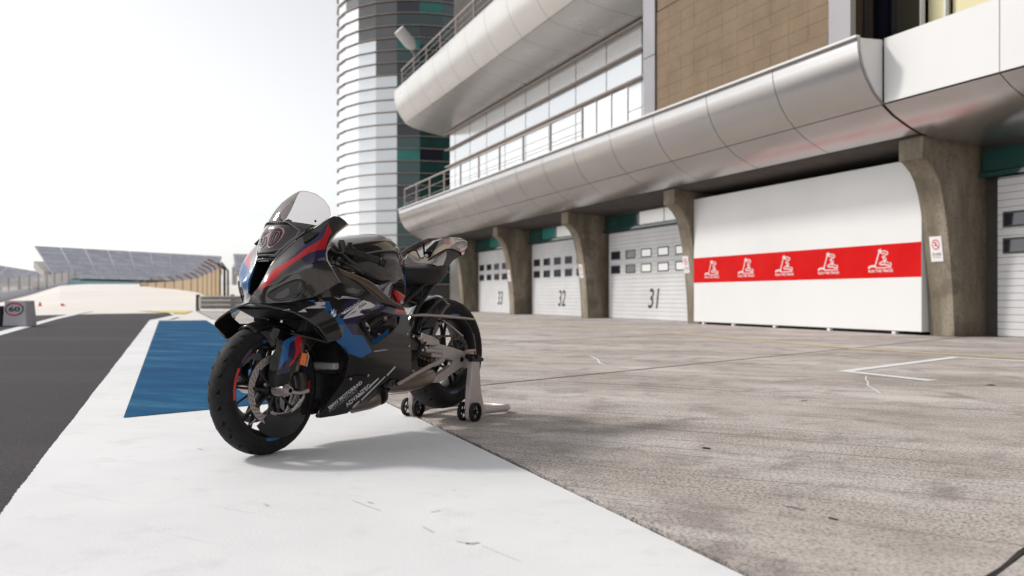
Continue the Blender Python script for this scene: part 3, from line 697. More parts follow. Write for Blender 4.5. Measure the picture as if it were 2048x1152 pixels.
for a, b in zip(pp[:-1], pp[1:]):
    mb = MB(); n = 24
    for k in range(n):
        q = a.lerp(b, (k+.5)/n)-O; d = (b-a).normalized(); w_ = (b-a).length/n*.26
        zb = .45-O.z
        mb.hexa([(q.x-d.x*w_, q.y-d.y*w_, zb), (q.x+d.x*w_, q.y+d.y*w_, zb), (q.x+d.x*w_+.02, q.y+d.y*w_+.03, zb), (q.x-d.x*w_+.02, q.y-d.y*w_+.03, zb),
                 (q.x-d.x*w_, q.y-d.y*w_, zb+2.3), (q.x+d.x*w_, q.y+d.y*w_, zb+2.3), (q.x+d.x*w_+.02, q.y+d.y*w_+.03, zb+2.3), (q.x-d.x*w_+.02, q.y-d.y*w_+.03, zb+2.3)])
    tag(mb.build('wire_mesh', 'mesh_tan', fn), kind='stuff')
mb = MB(); b = Vector(D(449, 594, 58))-O
mb.tube([(b.x, b.y, -O.z), (b.x, b.y, 2.55-O.z), (b.x-.45, b.y, 2.95-O.z)], .09, 8); mb.build('end_post', 'frame_dark', fn)
mb = MB(); b = Vector(D(456, 594, 58))-O
mb.tube([(b.x, b.y, -O.z), (b.x, b.y, 2.45-O.z), (b.x-.45, b.y, 3.0-O.z)], .07, 8); mb.build('end_post', 'frame_dark', fn)
# cream concrete wall under the fence
mb = MB(); WP = [p.copy() for p in pp]+[Vector(D(470, 594, 55))]
for a, b in zip(WP[:-1], WP[1:]):
    a = Vector((a.x, a.y-.3, 0)); b = Vector((b.x, b.y-.3, 0)); mb.hexa([(a.x, a.y-.25, -.1), (b.x, b.y-.25, -.1), (b.x, b.y+.3, -.1), (a.x, a.y+.3, -.1), (a.x, a.y-.25, .62), (b.x, b.y-.25, .62), (b.x, b.y+.3, .62), (a.x, a.y+.3, .62)])
tag(mb.build('concrete_wall', 'cream_wall'), 'low cream concrete wall under the rust brown fence', 'wall')
# steel guardrail
gr = empty('guardrail', G(392, 621.5)); tag(gr, 'grey three beam steel guardrail at the end of the pit lane', 'guardrail')
gx, gy = gr.location.x, gr.location.y
for k in range(3):
    z = .10+k*.235; prf = [(0, z), (-.05, z+.03), (-.05, z+.07), (0, z+.1), (-.05, z+.13), (-.05, z+.17), (0, z+.20)]
    mb = MB(); mb.grid([[(.25, y, zz) for y, zz in prf], [(9, y-2.6, zz) for y, zz in prf]]); o = mb.build('rail_beam', 'rail_grey', gr)
    so = o.modifiers.new('s', 'SOLIDIFY'); so.thickness = .01
for k in range(5):
    mb = MB(); mb.box((k*2-.02, .03-k*.58, -.03), (k*2+.14, .2-k*.58, .85)); mb.build('guard_post', 'frame_dark' if k == 0 else 'rail_grey', gr)
mb = MB(); mb.box((.16, -.06, .1), (.32, 0, .72)); mb.build('end_plate', 'white_panel', gr)
# cones
for i, (u, v, lying, lb) in enumerate(((80, 616.5, 0, 'small red marker cone standing on the far run-off'), (135, 617, 1, 'red marker cone lying on its side on the run-off'))):
    x, y, z = G(u, v); cn = empty('marker_cone', (x, y, 0)); tag(cn, lb, 'cone', 'red cones on the run-off')
    mb = MB(); a = (0, 0, .03); b_ = (0, 0, .42)
    if lying: a, b_ = (-.3, 0, .1), (.3, 0, .05)
    mb.tube([a, b_], [.14, .03], 10); mb.build('cone_body', 'cone', cn, True)
    mb = MB(); mb.box((-.17, -.17, 0), (.17, .17, .03)) if not lying else mb.box((-.34, -.17, 0), (-.30, .17, .3)); mb.build('cone_base', 'cone', cn)
# sponsor block at the left edge
x, y, z = G(28, 652.5)
sb = empty('barrier_block', (x, y, 0)); tag(sb, 'grey plastic barrier block with a round 60 logo at the left edge', 'barrier')
mb = MB(); mb.hexa([(-.29, 0, 0), (.30, 0, 0), (.30, .5, 0), (-.29, .5, 0), (-.26, .04, .63), (.26, .04, .63), (.26, .46, .63), (-.26, .46, .63)]); bevel(mb.build('block', 'aisle', sb), .02)
mb = MB(); mb.box((-.9, .05, .0), (-.33, .5, .5)); o = mb.build('barrier_block', 'satin_black'); o.location = (x, y, 0); tag(o, 'black barrier block cut by the left edge of the picture', 'barrier')
bevel(o, .02)
def ell(mb, cx, cz, a, b, wd, a0, a1, mi, yy, n=24):
    A = []; B = []
    for k in range(n+1):
        t = a0+(a1-a0)*k/n; A.append((cx+a*math.cos(t), yy(cz+b*math.sin(t)), cz+b*math.sin(t))); B.append((cx+(a-wd)*math.cos(t), yy(cz+(b-wd)*math.sin(t)), cz+(b-wd)*math.sin(t)))
    mb.grid([A, B], mi)
yy = lambda z: z*.0635-.006
mb = MB(); ell(mb, -.005, .42, .235, .165, .035, 0, 2*math.pi, 0, yy); mb.build('logo_ring', 'paint_navy', sb)
mb = MB(); ell(mb, -.005, .42, .237, .167, .037, math.radians(35), math.radians(125), 0, lambda z: yy(z)-.003); ell(mb, -.005, .42, .237, .167, .037, math.radians(215), math.radians(300), 0, lambda z: yy(z)-.003); mb.build('logo_arc', 'sign_red', sb)
vs, fs = text2d('60', .03); mb = MB(); mb.add([(-.005+a*.29, yy(.42+b*.12), .42+b*.12) for a, b in vs], fs); mb.build('logo_number', 'sign_black', sb)
# ------------------------------------------------------------------ motorcycle frame: x forward, y to its left, z up; origin under the rear axle
R0 = np.array([-.413, 5.2]); FW = np.array([-.516, -.857]); FW /= np.linalg.norm(FW); LW = np.array([-FW[1], FW[0]])
bike = empty('motorcycle', (R0[0], R0[1], 0), math.atan2(FW[1], FW[0]))
tag(bike, 'black racing motorcycle with blue and red livery parked on a paddock stand', 'motorcycle')
def inv(u, v, y):
    k = (u-1024)/F_PX; a = FW[0]-k*FW[1]; b = k*(R0[1]+y*LW[1])-(R0[0]+y*LW[0]); x = b/a
    d = R0[1]+x*FW[1]+y*LW[1]; return (float(x), float(y), float(CAM_H-(v-HOR)/F_PX*d))
def fwd(x, y, z):
    wx = R0[0]+x*FW[0]+y*LW[0]; d = R0[1]+x*FW[1]+y*LW[1]; return (1024+F_PX*wx/d, HOR+F_PX*(CAM_H-z)/d)
def rbf(ctrl):
    c = np.array(ctrl, float); P = c[:, :2]/100; n = len(P)
    def phi(r): return np.where(r > 1e-9, r*r*np.log(r+1e-12), 0)
    A = np.zeros((n+3, n+3)); A[:n, :n] = phi(np.linalg.norm(P[:, None]-P[None], axis=2))+np.eye(n)*.002; A[:n, n] = 1; A[:n, n+1:] = P; A[n, :n] = 1; A[n+1:, :n] = P.T
    wgt = np.linalg.solve(A, np.r_[c[:, 2], 0, 0, 0])
    def f(u, v):
        q = np.array([u, v])/100; r = np.linalg.norm(P-q, axis=1); return float(phi(r)@wgt[:n]+wgt[n]+q@wgt[n+1:])
    return f
def smooth_poly(p, n=4):
    out = []; m = len(p)
    for i in range(m):
        a, b, c, d = [np.array(p[(i+k) % m], float) for k in (-1, 0, 1, 2)]
        for k in range(n):
            t = k/n; out.append(tuple(.5*((2*b)+(-a+c)*t+(2*a-5*b+4*c-d)*t*t+(-a+3*b-3*c+d)*t**3)))
    return out
def resample(p, sp=4.):
    out = []
    for i in range(len(p)):
        a = np.array(p[i], float); b = np.array(p[(i+1) % len(p)], float); n = max(1, int(np.linalg.norm(b-a)/sp))
        for k in range(n): out.append(tuple(a+(b-a)*k/n))
    return out
def panel(name, outline, ctrl, base, regions=(), holes=(), sp=5., thick=.004, mirror=True, mirror_regions=None, off=0., parent=None, soft=False, sharp=50, yf=None):
    yf = yf or rbf(ctrl)
    out = resample(smooth_poly(outline) if soft else outline, sp*.8)
    loops = [out]+[resample(smooth_poly(h) if soft else h, sp*.8) for h in holes]+[resample(r[0], sp) for r in regions]
    V = []; E = []
    for lp in loops:
        n0 = len(V); V += [Vector(p) for p in lp]; E += [(n0+i, n0+(i+1) % len(lp)) for i in range(len(lp))]
    us = [p[0] for p in out]; vs = [p[1] for p in out]
    u = min(us)
    row = 0
    while u < max(us):
        v = min(vs)+(row % 2)*sp/2
        while v < max(vs):
            if pip((u, v), out): V.append(Vector((u+.013, v+.017)))
            v += sp
        u += sp*.87; row += 1
    v2, _, f2, *_ = delaunay_2d_cdt(V, E, [], 0, .05)
    vert = [tuple(v_) for v_ in v2]; hol = loops[1:1+len(holes)]
    faces = []; fm = []; mats = [base]
    for r in regions:
        if r[1] not in mats: mats.append(r[1])
    for f in f2:
        c = (sum(vert[i][0] for i in f)/3, sum(vert[i][1] for i in f)/3)
        if not pip(c, out) or any(pip(c, h) for h in hol): continue
        k = 0
        for r in regions:
            if pip(c, r[0]): k = mats.index(r[1])
        faces.append(tuple(f)); fm.append(k)
    used = sorted({i for f in faces for i in f}); mp = {i: k for k, i in enumerate(used)}
    P = [inv(vert[i][0], vert[i][1], max(0., yf(*vert[i]))+off) for i in used]; faces = [tuple(mp[i] for i in f) for f in faces]
    # orientation: picture v grows downwards, so flip to face the viewer
    a, b, c = (Vector(P[i]) for i in faces[0]); nrm = (b-a).cross(c-a); eye = Vector(inv(1024, 594, 0))
    w0 = Vector((0-R0[0], 0-R0[1])); eye = Vector((w0.dot(Vector(FW)), w0.dot(Vector(LW)), CAM_H))
    if nrm.dot(eye-a) < 0: faces = [f[::-1] for f in faces]
    def mk(P, faces, nm, fm, mats):
        o = mesh_obj(nm, P, faces, mats, parent or bike, True, fm)
        if thick:
            so = o.modifiers.new('s', 'SOLIDIFY'); so.thickness = thick; so.offset = -1; so.use_even_offset = False
            e = o.modifiers.new('e', 'EDGE_SPLIT'); e.split_angle = math.radians(sharp)
        return o
    o = mk(P, faces, name, fm, mats); res = [o]
    if mirror:
        fm2, mats2 = fm, mats
        if mirror_regions is not None:
            mats2 = [base]+sorted({r[1] for r in mirror_regions}); fm2 = []
            for f in faces:
                c = np.mean([P[i] for i in f], axis=0); q = fwd(c[0], -c[1], c[2]); k = 0
                for r in mirror_regions:
                    if pip(q, r[0]): k = mats2.index(r[1])
                fm2.append(k)
        res.append(mk([(x, -y, z) for x, y, z in P], [f[::-1] for f in faces], name, fm2, mats2))
    return o if not mirror else res, yf
def plate(name, outline, y, thick, m, parent=None, holes=(), bev=.003, both=False, soft=False):
    # flat part traced at lateral position y, extruded inwards
    out = []
    for sgn in ((1, -1) if both else (1,)):
        pts = smooth_poly(outline, 3) if soft else outline
        loops = [pts]+list(holes); V = []; E = []
        for lp in loops:
            n0 = len(V); V += [Vector(p) for p in lp]; E += [(n0+i, n0+(i+1) % len(lp)) for i in range(len(lp))]
        v2, _, f2, *_ = delaunay_2d_cdt(V, E, [], 0, .01); vert = [tuple(a) for a in v2]
        fs = [f for f in f2 if pip((sum(vert[i][0] for i in f)/3, sum(vert[i][1] for i in f)/3), pts) and not any(pip((sum(vert[i][0] for i in f)/3, sum(vert[i][1] for i in f)/3), h) for h in holes)]
        A = [inv(a, b, y) for a, b in vert]; n = len(A); A = [(x, sgn*y_, z) for x, y_, z in A]; B = [(x, y_-sgn*thick, z) for x, y_, z in A]
        from collections import Counter
        cnt = Counter(); 
        for f in fs:
            for i in range(3): cnt[(f[i], f[(i+1) % 3])] += 1
        bnd = [(a, b) for (a, b) in cnt if (b, a) not in cnt]
        faces = [tuple(f) for f in fs]+[tuple(i+n for i in f[::-1]) for f in fs]+[(b, a, a+n, b+n) for a, b in bnd]
        me = mesh_obj(name, A+B, faces, m, parent or bike, False)
        import bmesh
        bm = bmesh.new(); bm.from_mesh(me.data); bmesh.ops.recalc_face_normals(bm, faces=bm.faces); bmesh.ops.dissolve_limit(bm, angle_limit=.02, verts=bm.verts, edges=bm.edges); bm.to_mesh(me.data); bm.free()
        if bev: bevel(me, bev, 2, 40); 
        out.append(me)
    return out if both else out[0]
def tube_px(name, pts, r, m, parent=None, n=10, mirror=False, flat=1.):
    for sg in ((1, -1) if mirror else (1,)):
        P = [inv(*p) for p in pts]; P = [(x, sg*y, z) for x, y, z in P]
        mb = MB(); mb.tube(P, r, n, flat=flat); o = mb.build(name, m, parent or bike, True, 50)
    return o
def loft(name, secs, m, parent=None, n=28, fm=None, cap=True, power=2.4, mats=None):
    """secs: (x, zc, half width, half height up, half height down[, yc]) -> closed superellipse sections"""
    mb = MB(); rws = []
    for s in secs:
        x, zc, hw, hu, hd = s[:5]; yc = s[5] if len(s) > 5 else 0; r = []
        for k in range(n):
            t = 2*math.pi*k/n; c, q = math.cos(t), math.sin(t); e = 2/power
            r.append((x, yc+hw*math.copysign(abs(c)**e, c), zc+(hu if q > 0 else hd)*math.copysign(abs(q)**e, q)))
        rws.append(r+[r[0]])
    mb.grid(rws)
    if cap: mb.add(rws[0][:-1], [tuple(range(n))]); mb.add(rws[-1][:-1], [tuple(range(n-1, -1, -1))])
    import bmesh
    o = mb.build(name, mats or m, parent or bike, True, 50)
    bm = bmesh.new(); bm.from_mesh(o.data); bmesh.ops.remove_doubles(bm, verts=bm.verts, dist=1e-5); bmesh.ops.recalc_face_normals(bm, faces=bm.faces); bm.to_mesh(o.data); bm.free()
    o.data.set_sharp_from_angle(angle=math.radians(50))
    return o
def paint(o, polys, absy=True):
    """assign livery materials to the faces whose left-side counterpart falls in a traced outline"""
    for _, m in polys:
        if m not in [k.name for k in o.data.materials]: o.data.materials.append(M(m))
    names = [k.name for k in o.data.materials]
    for p in o.data.polygons:
        c = p.center; q = fwd(c.x, abs(c.y) if absy else c.y, c.z)
        for poly, m in polys:
            if pip(q, poly): p.material_index = names.index(m)
def decal(name, s, ctr, xdir, ydir, yf, m, off=.0015, offset=0., shear=0., parent=None):
    # flat lettering laid on a panel: ctr, xdir, ydir in picture units on that panel
    vs, fs = text2d(s, offset, shear); P = []
    for x, y in vs:
        u = ctr[0]+xdir[0]*x+ydir[0]*y; v = ctr[1]+xdir[1]*x+ydir[1]*y; P.append(inv(u, v, yf(u, v)+off))
    return mesh_obj(name, P, fs, m, parent or bike)
def patch_px(name, polys, yf, m, off=.0015, parent=None):
    mb = MB()
    for poly in polys:
        V = [Vector(p) for p in resample(poly, 6)]; n = len(V)
        v2, _, f2, *_ = delaunay_2d_cdt(V, [(i, (i+1) % n) for i in range(n)], [], 1, .01)
        mb.add([inv(a.x, a.y, yf(a.x, a.y)+off) for a in v2], [tuple(f) for f in f2])
    return mb.build(name, m, parent or bike)

# ---- wheels
def wheel(cx, cz, R, wd, rim_r, name, spokes, front):
    hub = MB(); hub.lathe([(.018, -.055), (.035, -.055), (.04, -.03), (.03, 0), (.04, .03), (.035, .055), (.018, .055)], (0, 0, 0), 24)
    hw = wd*.40
    prof = [(rim_r+.010, -hw-.004), (rim_r+.012, -hw), (rim_r, -hw+.006), (rim_r-.012, -hw+.012), (rim_r-.022, -hw*.35), (rim_r-.024, 0), (rim_r-.022, hw*.35), (rim_r-.012, hw-.012), (rim_r, hw-.006), (rim_r+.012, hw), (rim_r+.010, hw+.004),
            (rim_r-.004, hw+.004), (rim_r-.018, hw-.008), (rim_r-.032, hw*.3), (rim_r-.033, 0), (rim_r-.032, -hw*.3), (rim_r-.018, -hw+.008), (rim_r-.004, -hw-.004)]
    hub.lathe(prof, (0, 0, 0), 72, closed=True)
    for k in range(spokes):
        a = 2*math.pi*k/spokes+.35
        for da in (-.16, .16):
            p0 = (.034*math.cos(a+da*2.2), 0, .034*math.sin(a+da*2.2)); p1 = (.12*math.cos(a+da*.4), 0, .12*math.sin(a+da*.4)); p2 = ((rim_r-.026)*math.cos(a+da), 0, (rim_r-.026)*math.sin(a+da))
            hub.tube([p0, p1, p2], [.016, .012, .011], 8, flat=.8)
    w_ = hub.build(name, 'satin_black', bike, True, 35, (cx, 0, cz))
    # tyre
    t = MB(); cr = wd/2; prof = []; rb = rim_r+.004; tr = R-rb
    N_ = 22
    prof.append((rb, -hw))
    for i in range(N_+1):
        a = math.pi*i/N_; y = -cr*math.cos(a); s_ = math.sin(a); prof.append((rb+tr*(.34+.66*s_**.8) if True else 0, y*(1-.04*s_)))
    prof.append((rb, hw)); prof.append((rb+.002, hw-.01)); prof.append((rb+.002, -hw+.01))
    t.lathe(prof, (0, 0, 0), 120, closed=True)
    ty = t.build('tyre', 'rubber', w_, True, 60)
    # tread sipes: shallow dark wedges sunk along the shoulders
    sp = MB()
    def surf(ang, yy, lift):
        c = max(-1, min(1, -yy/cr)); a = math.acos(c); r = rb+tr*(.34+.66*math.sin(a)**.8)+lift; return (r*math.cos(ang), yy, r*math.sin(ang))
    for k in range(26):
        a0 = 2*math.pi*k/26
        for sg, ph in ((1, 0), (-1, .5)):
            a = a0+ph*2*math.pi/26
            L1, y0, y1 = .09, sg*cr*.30, sg*cr*.62
            sp.add([surf(a, y0, .0006), surf(a+L1, y1, .0006), surf(a+L1*.25, y1*1.04, .0006)], [(0, 1, 2)])
            if k % 2: sp.add([surf(a+.12, y1*1.08, .0006), surf(a+.17, sg*cr*.78, .0006), surf(a+.145, sg*cr*.80, .0006)], [(0, 1, 2)])
    sp.build('tread_groove', 'intake_black', w_)
    # rim stripes
    for col, arcs in (('paint_red', ((-.12, .62), (3.05, .60))), ('paint_navy', ((.62-.0, .35), (2.62, .4))), ('paint_blue', ((1.3, .5), (4.55, .35)))):
        for a0, ln in arcs:
            for sg in (1, -1):
                mb = MB()
                A = []; B = []
                for k in range(13):
                    a = a0+ln*k/12; A.append(((rim_r+.011)*math.cos(a), sg*(hw+.0055), (rim_r+.011)*math.sin(a))); B.append(((rim_r-.003)*math.cos(a), sg*(hw+.0055), (rim_r-.003)*math.sin(a)))
                mb.grid([A, B]); mb.build('rim_stripe', col, w_)
    mb = MB(); mb.tube([(.0+(rim_r-.04)*math.cos(-1.0), .01, (rim_r-.04)*math.sin(-1.0)), ((rim_r-.07)*math.cos(-1.0), .03, (rim_r-.07)*math.sin(-1.0))], .004, 6); mb.build('valve', 'alu', w_)
    return w_
def disc(parent, y, ro, ri, side):
    mb = MB(); n = 72; prof = [(ro, -.0025), (ro, .0025), (ri, .0025), (ri, -.0025)]
    mb.lathe(prof, (0, y, 0), n, closed=True)
    d = mb.build('brake_disc', 'alu_light', parent)
    mb = MB()
    for k in range(40):
        for j, rr_ in enumerate((.25, .5, .75)):
            a = 2*math.pi*(k+j*.33)/40; r = ri+(ro-ri)*rr_; c = (r*math.cos(a), y+side*.0032, r*math.sin(a)); q = .0032
            mb.add([(c[0]+q*math.cos(t*math.pi/3), c[1], c[2]+q*math.sin(t*math.pi/3)) for t in range(6)], [tuple(range(6))])
    mb.build('disc_holes', 'intake_black', parent)
    mb = MB()
    for k in range(10):
        a = 2*math.pi*k/10; mb.tube([(.035*math.cos(a), y*.9, .035*math.sin(a)), (ri*math.cos(a+.12), y, ri*math.sin(a+.12))], .006, 6)
        mb.tube([(ri*math.cos(a+.12), y-.006, ri*math.sin(a+.12)), (ri*math.cos(a+.12), y+.006, ri*math.sin(a+.12))], .009, 10)
    mb.build('disc_carrier', 'dark_metal', parent, True)
    return d
FWX, FWZ = 1.392, .300
fw_ = wheel(FWX, FWZ, .300, .120, .222, 'front_wheel', 5, True)
disc(fw_, .066, .160, .128, 1); disc(fw_, -.066, .160, .128, -1)
rw_ = wheel(0, .386, .326, .200, .224, 'rear_wheel', 5, False)
mb = MB(); mb.lathe([(.110, -.002), (.110, .002), (.078, .002), (.078, -.002)], (0, -.07, 0), 48, closed=True); mb.build('brake_disc', 'alu', rw_)
# sprocket with teeth
mb = MB(); n = 42; ring = []; 
for k in range(n*2):
    a = math.pi*k/n; r = .106 if k % 2 else .100; ring.append((r, a))
m_ = len(ring)
for yy_ in (.100, .106):
    pass
mb.add([(r*math.cos(a), .106, r*math.sin(a)) for r, a in ring]+[(.083*math.cos(a), .106, .083*math.sin(a)) for r, a in ring]+[(r*math.cos(a), .100, r*math.sin(a)) for r, a in ring]+[(.083*math.cos(a), .100, .083*math.sin(a)) for r, a in ring],
       [(k, (k+1) % m_, m_+(k+1) % m_, m_+k) for k in range(m_)]+[(k, k+2*m_, (k+1) % m_+2*m_, (k+1) % m_) for k in range(m_)])
for k in range(5):
    a = 2*math.pi*k/5; mb.tube([(.04*math.cos(a), .103, .04*math.sin(a)), (.086*math.cos(a), .103, .086*math.sin(a))], [.016, .010], 8, flat=.4)
mb.lathe([(.02, .085), (.05, .085), (.05, .108), (.02, .108)], (0, 0, 0), 24, closed=True)
mb.build('sprocket', 'dark_metal', rw_, True, 30)
# chain
ch = MB(); cr_ = .106; p_front = (.50, .47); fr_ = .036; A_ = (0, .386)
ang = math.atan2(p_front[1]-A_[1], p_front[0]-A_[0]); path = []
nx, nz = -math.sin(ang), math.cos(ang)
for k in range(31): path.append((A_[0]+cr_*nx+(p_front[0]-A_[0]+(fr_-cr_)*nx)*k/30, A_[1]+cr_*nz+(p_front[1]-A_[1]+(fr_-cr_)*nz)*k/30))
for k in range(1, 7): t = ang+math.pi/2-math.pi*k/7; path.append((p_front[0]+fr_*math.cos(t), p_front[1]+fr_*math.sin(t)))
for k in range(31): path.append((p_front[0]-fr_*nx+(A_[0]-p_front[0]-(cr_-fr_)*nx)*k/30, p_front[1]-fr_*nz+(A_[1]-p_front[1]-(cr_-fr_)*nz)*k/30))
for k in range(1, 20): t = ang-math.pi/2-math.pi*k/20; path.append((A_[0]+cr_*math.cos(t), A_[1]+cr_*math.sin(t)))
for i in range(len(path)):
    a = Vector((path[i][0], 0, path[i][1])); b = path[(i+1) % len(path)]; b = Vector((b[0], 0, b[1])); d = (b-a).normalized(); q = Vector((-d.z, 0, d.x))*.0065
    y0, y1 = (.098, .1015) if i % 2 else (.1045, .108)
    c = [a+q-d*.004, b+q+d*.004, b-q+d*.004, a-q-d*.004]
    ch.hexa([(p.x, y0, p.z) for p in c]+[(p.x, y1, p.z) for p in c])
ch.build('chain', 'chain', bike)
# ---- front end
def fork_at(z): return 1.372-.47*(z-.33)
for sg in (1, -1):
    mb = MB(); y = sg*.104
    mb.tube([(fork_at(.33), y, .33), (fork_at(.56), y, .56)], .0215, 16); mb.build('fork_tube', 'copper', bike, True)
    mb = MB(); mb.tube([(fork_at(.54), y, .54), (fork_at(.60), y, .60), (fork_at(.96), y, .96)], [.027, .029, .029], 16); mb.build('fork_leg', 'dark_metal', bike, True)
    mb = MB(); mb.tube([(1.372, y-.022*sg, .36), (1.38, y-.012*sg, .33), (FWX, y, FWZ)], [.026, .028, .030], 12); mb.tube([(FWX, sg*.07, FWZ), (FWX, sg*.138, FWZ)], [.030, .027], 20)
    mb.build('fork_foot', 'alu', bike, True, 40)
    mb = MB(); mb.tube([(FWX, sg*.136, FWZ), (FWX, sg*.160, FWZ)], [.021, .019], 6); mb.build('axle_nut', 'alu_light', bike)
    mb = MB(); mb.tube([(FWX, sg*.1605, FWZ), (FWX, sg*.159, FWZ)], .011, 16); mb.build('axle_bore', 'intake_black', bike)
    # radial caliper behind the leg
    mb = MB(); c0 = Vector((FWX-.135, sg*.075, FWZ+.055))
    for dy, tt in ((.022, .018), (-.022, .018)):
        pts = []
        for a in (150, 158, 166, 174, 182, 190):
            a = math.radians(a); pts.append((FWX+.142*math.cos(a), sg*.066+dy, FWZ+.142*math.sin(a)))
        mb.tube(pts, [.018, .026, .027, .027, .026, .018], 10, flat=.75)
    mb.tube([(FWX-.165, sg*.045, FWZ+.04), (FWX-.165, sg*.088, FWZ+.04)], .013, 8); mb.tube([(FWX-.165, sg*.045, FWZ-.01), (FWX-.165, sg*.088, FWZ-.01)], .013, 8)
    cp = mb.build('brake_caliper', 'dark_metal' if sg > 0 else 'alu_light', bike, True)
    mb = MB()
    for a in (158, 171, 184):
        a = math.radians(a); mb.tube([(FWX+.142*math.cos(a), sg*.098, FWZ+.142*math.sin(a)), (FWX+.142*math.cos(a), sg*.104, FWZ+.142*math.sin(a))], .008, 10)
    mb.build('caliper_bolt', 'alu_light', cp)
mb = MB(); mb.tube([(FWX, -.13, FWZ), (FWX, .13, FWZ)], .014, 12); mb.build('front_axle', 'alu', bike, True)
tube_px('axle_lever', [(583, 784, .155), (600, 786, .162), (616, 781, .165)], [.008, .007, .010], 'alu_light')
# fork guard panels
gc = [(545, 690, .085), (540, 775, .085), (560, 690, .125), (556, 740, .128), (580, 690, .138), (575, 745, .138), (600, 672, .14), (603, 700, .142), (590, 740, .142), (575, 770, .13), (548, 775, .12)]
panel('fork_guard', [(551, 697), (553.5, 683), (560, 680), (567, 682), (583, 674), (601, 664.5), (605, 676), (603, 700), (596, 722), (588, 742), (582, 745), (579, 760), (574, 771), (548, 776), (539, 773), (537, 749), (542, 714)], gc, 'carbon',
      [([(567, 682.5), (599.6, 664), (592, 674), (588.7, 680), (579, 686), (575, 719), (557, 737)], 'paint_blue'),
       ([(588.7, 680), (592, 698), (587.5, 720), (579, 729), (580, 745), (554.7, 749.4), (557, 737), (575, 719), (579, 686)], 'paint_navy'),
       ([(588.7, 680), (592, 674), (601, 664), (604.8, 676.5), (602, 703), (586, 726), (579, 733), (579, 729), (587.5, 720), (592, 698)], 'paint_red'),
       ([(530, 749.5), (554, 749.6), (580, 745), (590, 745), (590, 780), (530, 780)], 'satin_black')], sp=4)
tube_px('fork_slider', [(609, 664, .118), (601, 702, .122), (591, 742, .125)], [.016, .016, .015], 'copper')
plate('side_reflector', [(605.7, 705), (615.6, 708), (611, 732), (599.8, 729)], .150, .008, 'orange', bev=.002)
tube_px('reflector_bracket', [(612, 700, .13), (617, 712, .13), (612, 733, .13)], .006, 'alu')
tube_px('brake_hose', [(660, 640, .12), (638, 672, .15), (622, 692, .15), (612, 706, .13)], .004, 'satin_black')
# mudguard
mb = MB(); rws = []
for i in range(31):
    a = math.radians(67+i*(98/30)); wdt = .070*min(1, .70+.30*min(1, (i+1)/8)) ; r0 = .313
    r = []
    for k in range(-8, 9):
        q = k/8; r.append((FWX+(r0-.030*abs(q)**2.4)*math.cos(a), wdt*q, FWZ+(r0-.030*abs(q)**2.4)*math.sin(a)))
    rws.append(r)
mb.grid(rws); o = mb.build('front_mudguard', 'carbon', bike, True, 80); so = o.modifiers.new('s', 'SOLIDIFY'); so.thickness = .003; so.offset = 0
panel('mudguard_arm', [(520, 664), (534, 661), (548, 655), (560, 659), (556, 672), (551, 684), (552, 697), (546, 703), (541, 690), (533, 676), (524, 668)], [(520, 664, .070), (548, 658, .085), (546, 703, .075), (560, 662, .10), (534, 675, .075), (552, 690, .095)], 'carbon', soft=False, sp=4)
tube_px('mudguard_stay', [(552, 676, .088), (561, 688, .105), (560, 720, .11)], [.014, .013, .010], 'carbon')
# dark aero cover inside the front wheel
panel('wheel_duct', [(540, 824), (556, 829), (576, 826), (596, 812), (606, 797), (609, 776), (619, 786), (617, 812), (607, 842), (592, 862), (576, 872), (560, 876), (544, 875), (529, 869), (519, 860), (514, 852), (527, 838)],
      [(540, 824, .075), (606, 797, .085), (617, 812, .078), (592, 862, .07), (560, 876, .064), (514, 852, .062), (570, 845, .085)], 'gloss_black', mirror=False, sp=5)
yfb = rbf([(540, 824, .078), (606, 777, .09), (596, 812, .088), (570, 826, .082), (620, 790, .09)])
patch_px('duct_band', [[(540, 822.5), (556, 826), (576, 823.5), (595, 809.5), (604, 795), (607, 779), (612, 780), (609, 797), (600, 813), (578, 829), (556, 832), (541, 828)]], yfb, 'alu')
decal('caliper_lettering', 'brembo', (596, 806), (22, -27), (-4.5, -3.8), yfb, 'vinyl_white', .003, .02)
# radiator and oil cooler
rad = MB(); rad.box((1.085, -.175, .41), (1.115, .175, .66)); ro_ = rad.build('radiator', 'satin_black', bike)
mb = MB()
for k in range(30): mb.box((1.115, -.17, .415+k*.0082), (1.119, .17, .418+k*.0082))
mb.build('radiator_fin', 'dark_metal', ro_)
mb = MB(); mb.box((1.09, -.178, .375), (1.13, .178, .408)); bevel(mb.build('radiator_tank', 'decal_grey', bike), .008)
mb = MB(); mb.box((1.08, -.15, .355), (1.12, .15, .362)); mb.build('cooler_bracket', 'dark_metal', bike)
mb = MB(); mb.box((1.02, -.15, .22), (1.055, .15, .345)); oc = mb.build('oil_cooler', 'satin_black', bike)
mb = MB()
for k in range(14): mb.box((1.055, -.145, .224+k*.0085), (1.059, .145, .227+k*.0085))
mb.build('cooler_fin', 'dark_metal', oc)
mb = MB(); mb.tube([(1.14, -.09, .20), (1.08, -.09, .16), (.85, -.05, .16)], .024, 12); mb.tube([(1.14, .05, .20), (1.08, .05, .165), (.85, .03, .16)], .024, 12); mb.build('exhaust_header', 'titanium', bike, True)
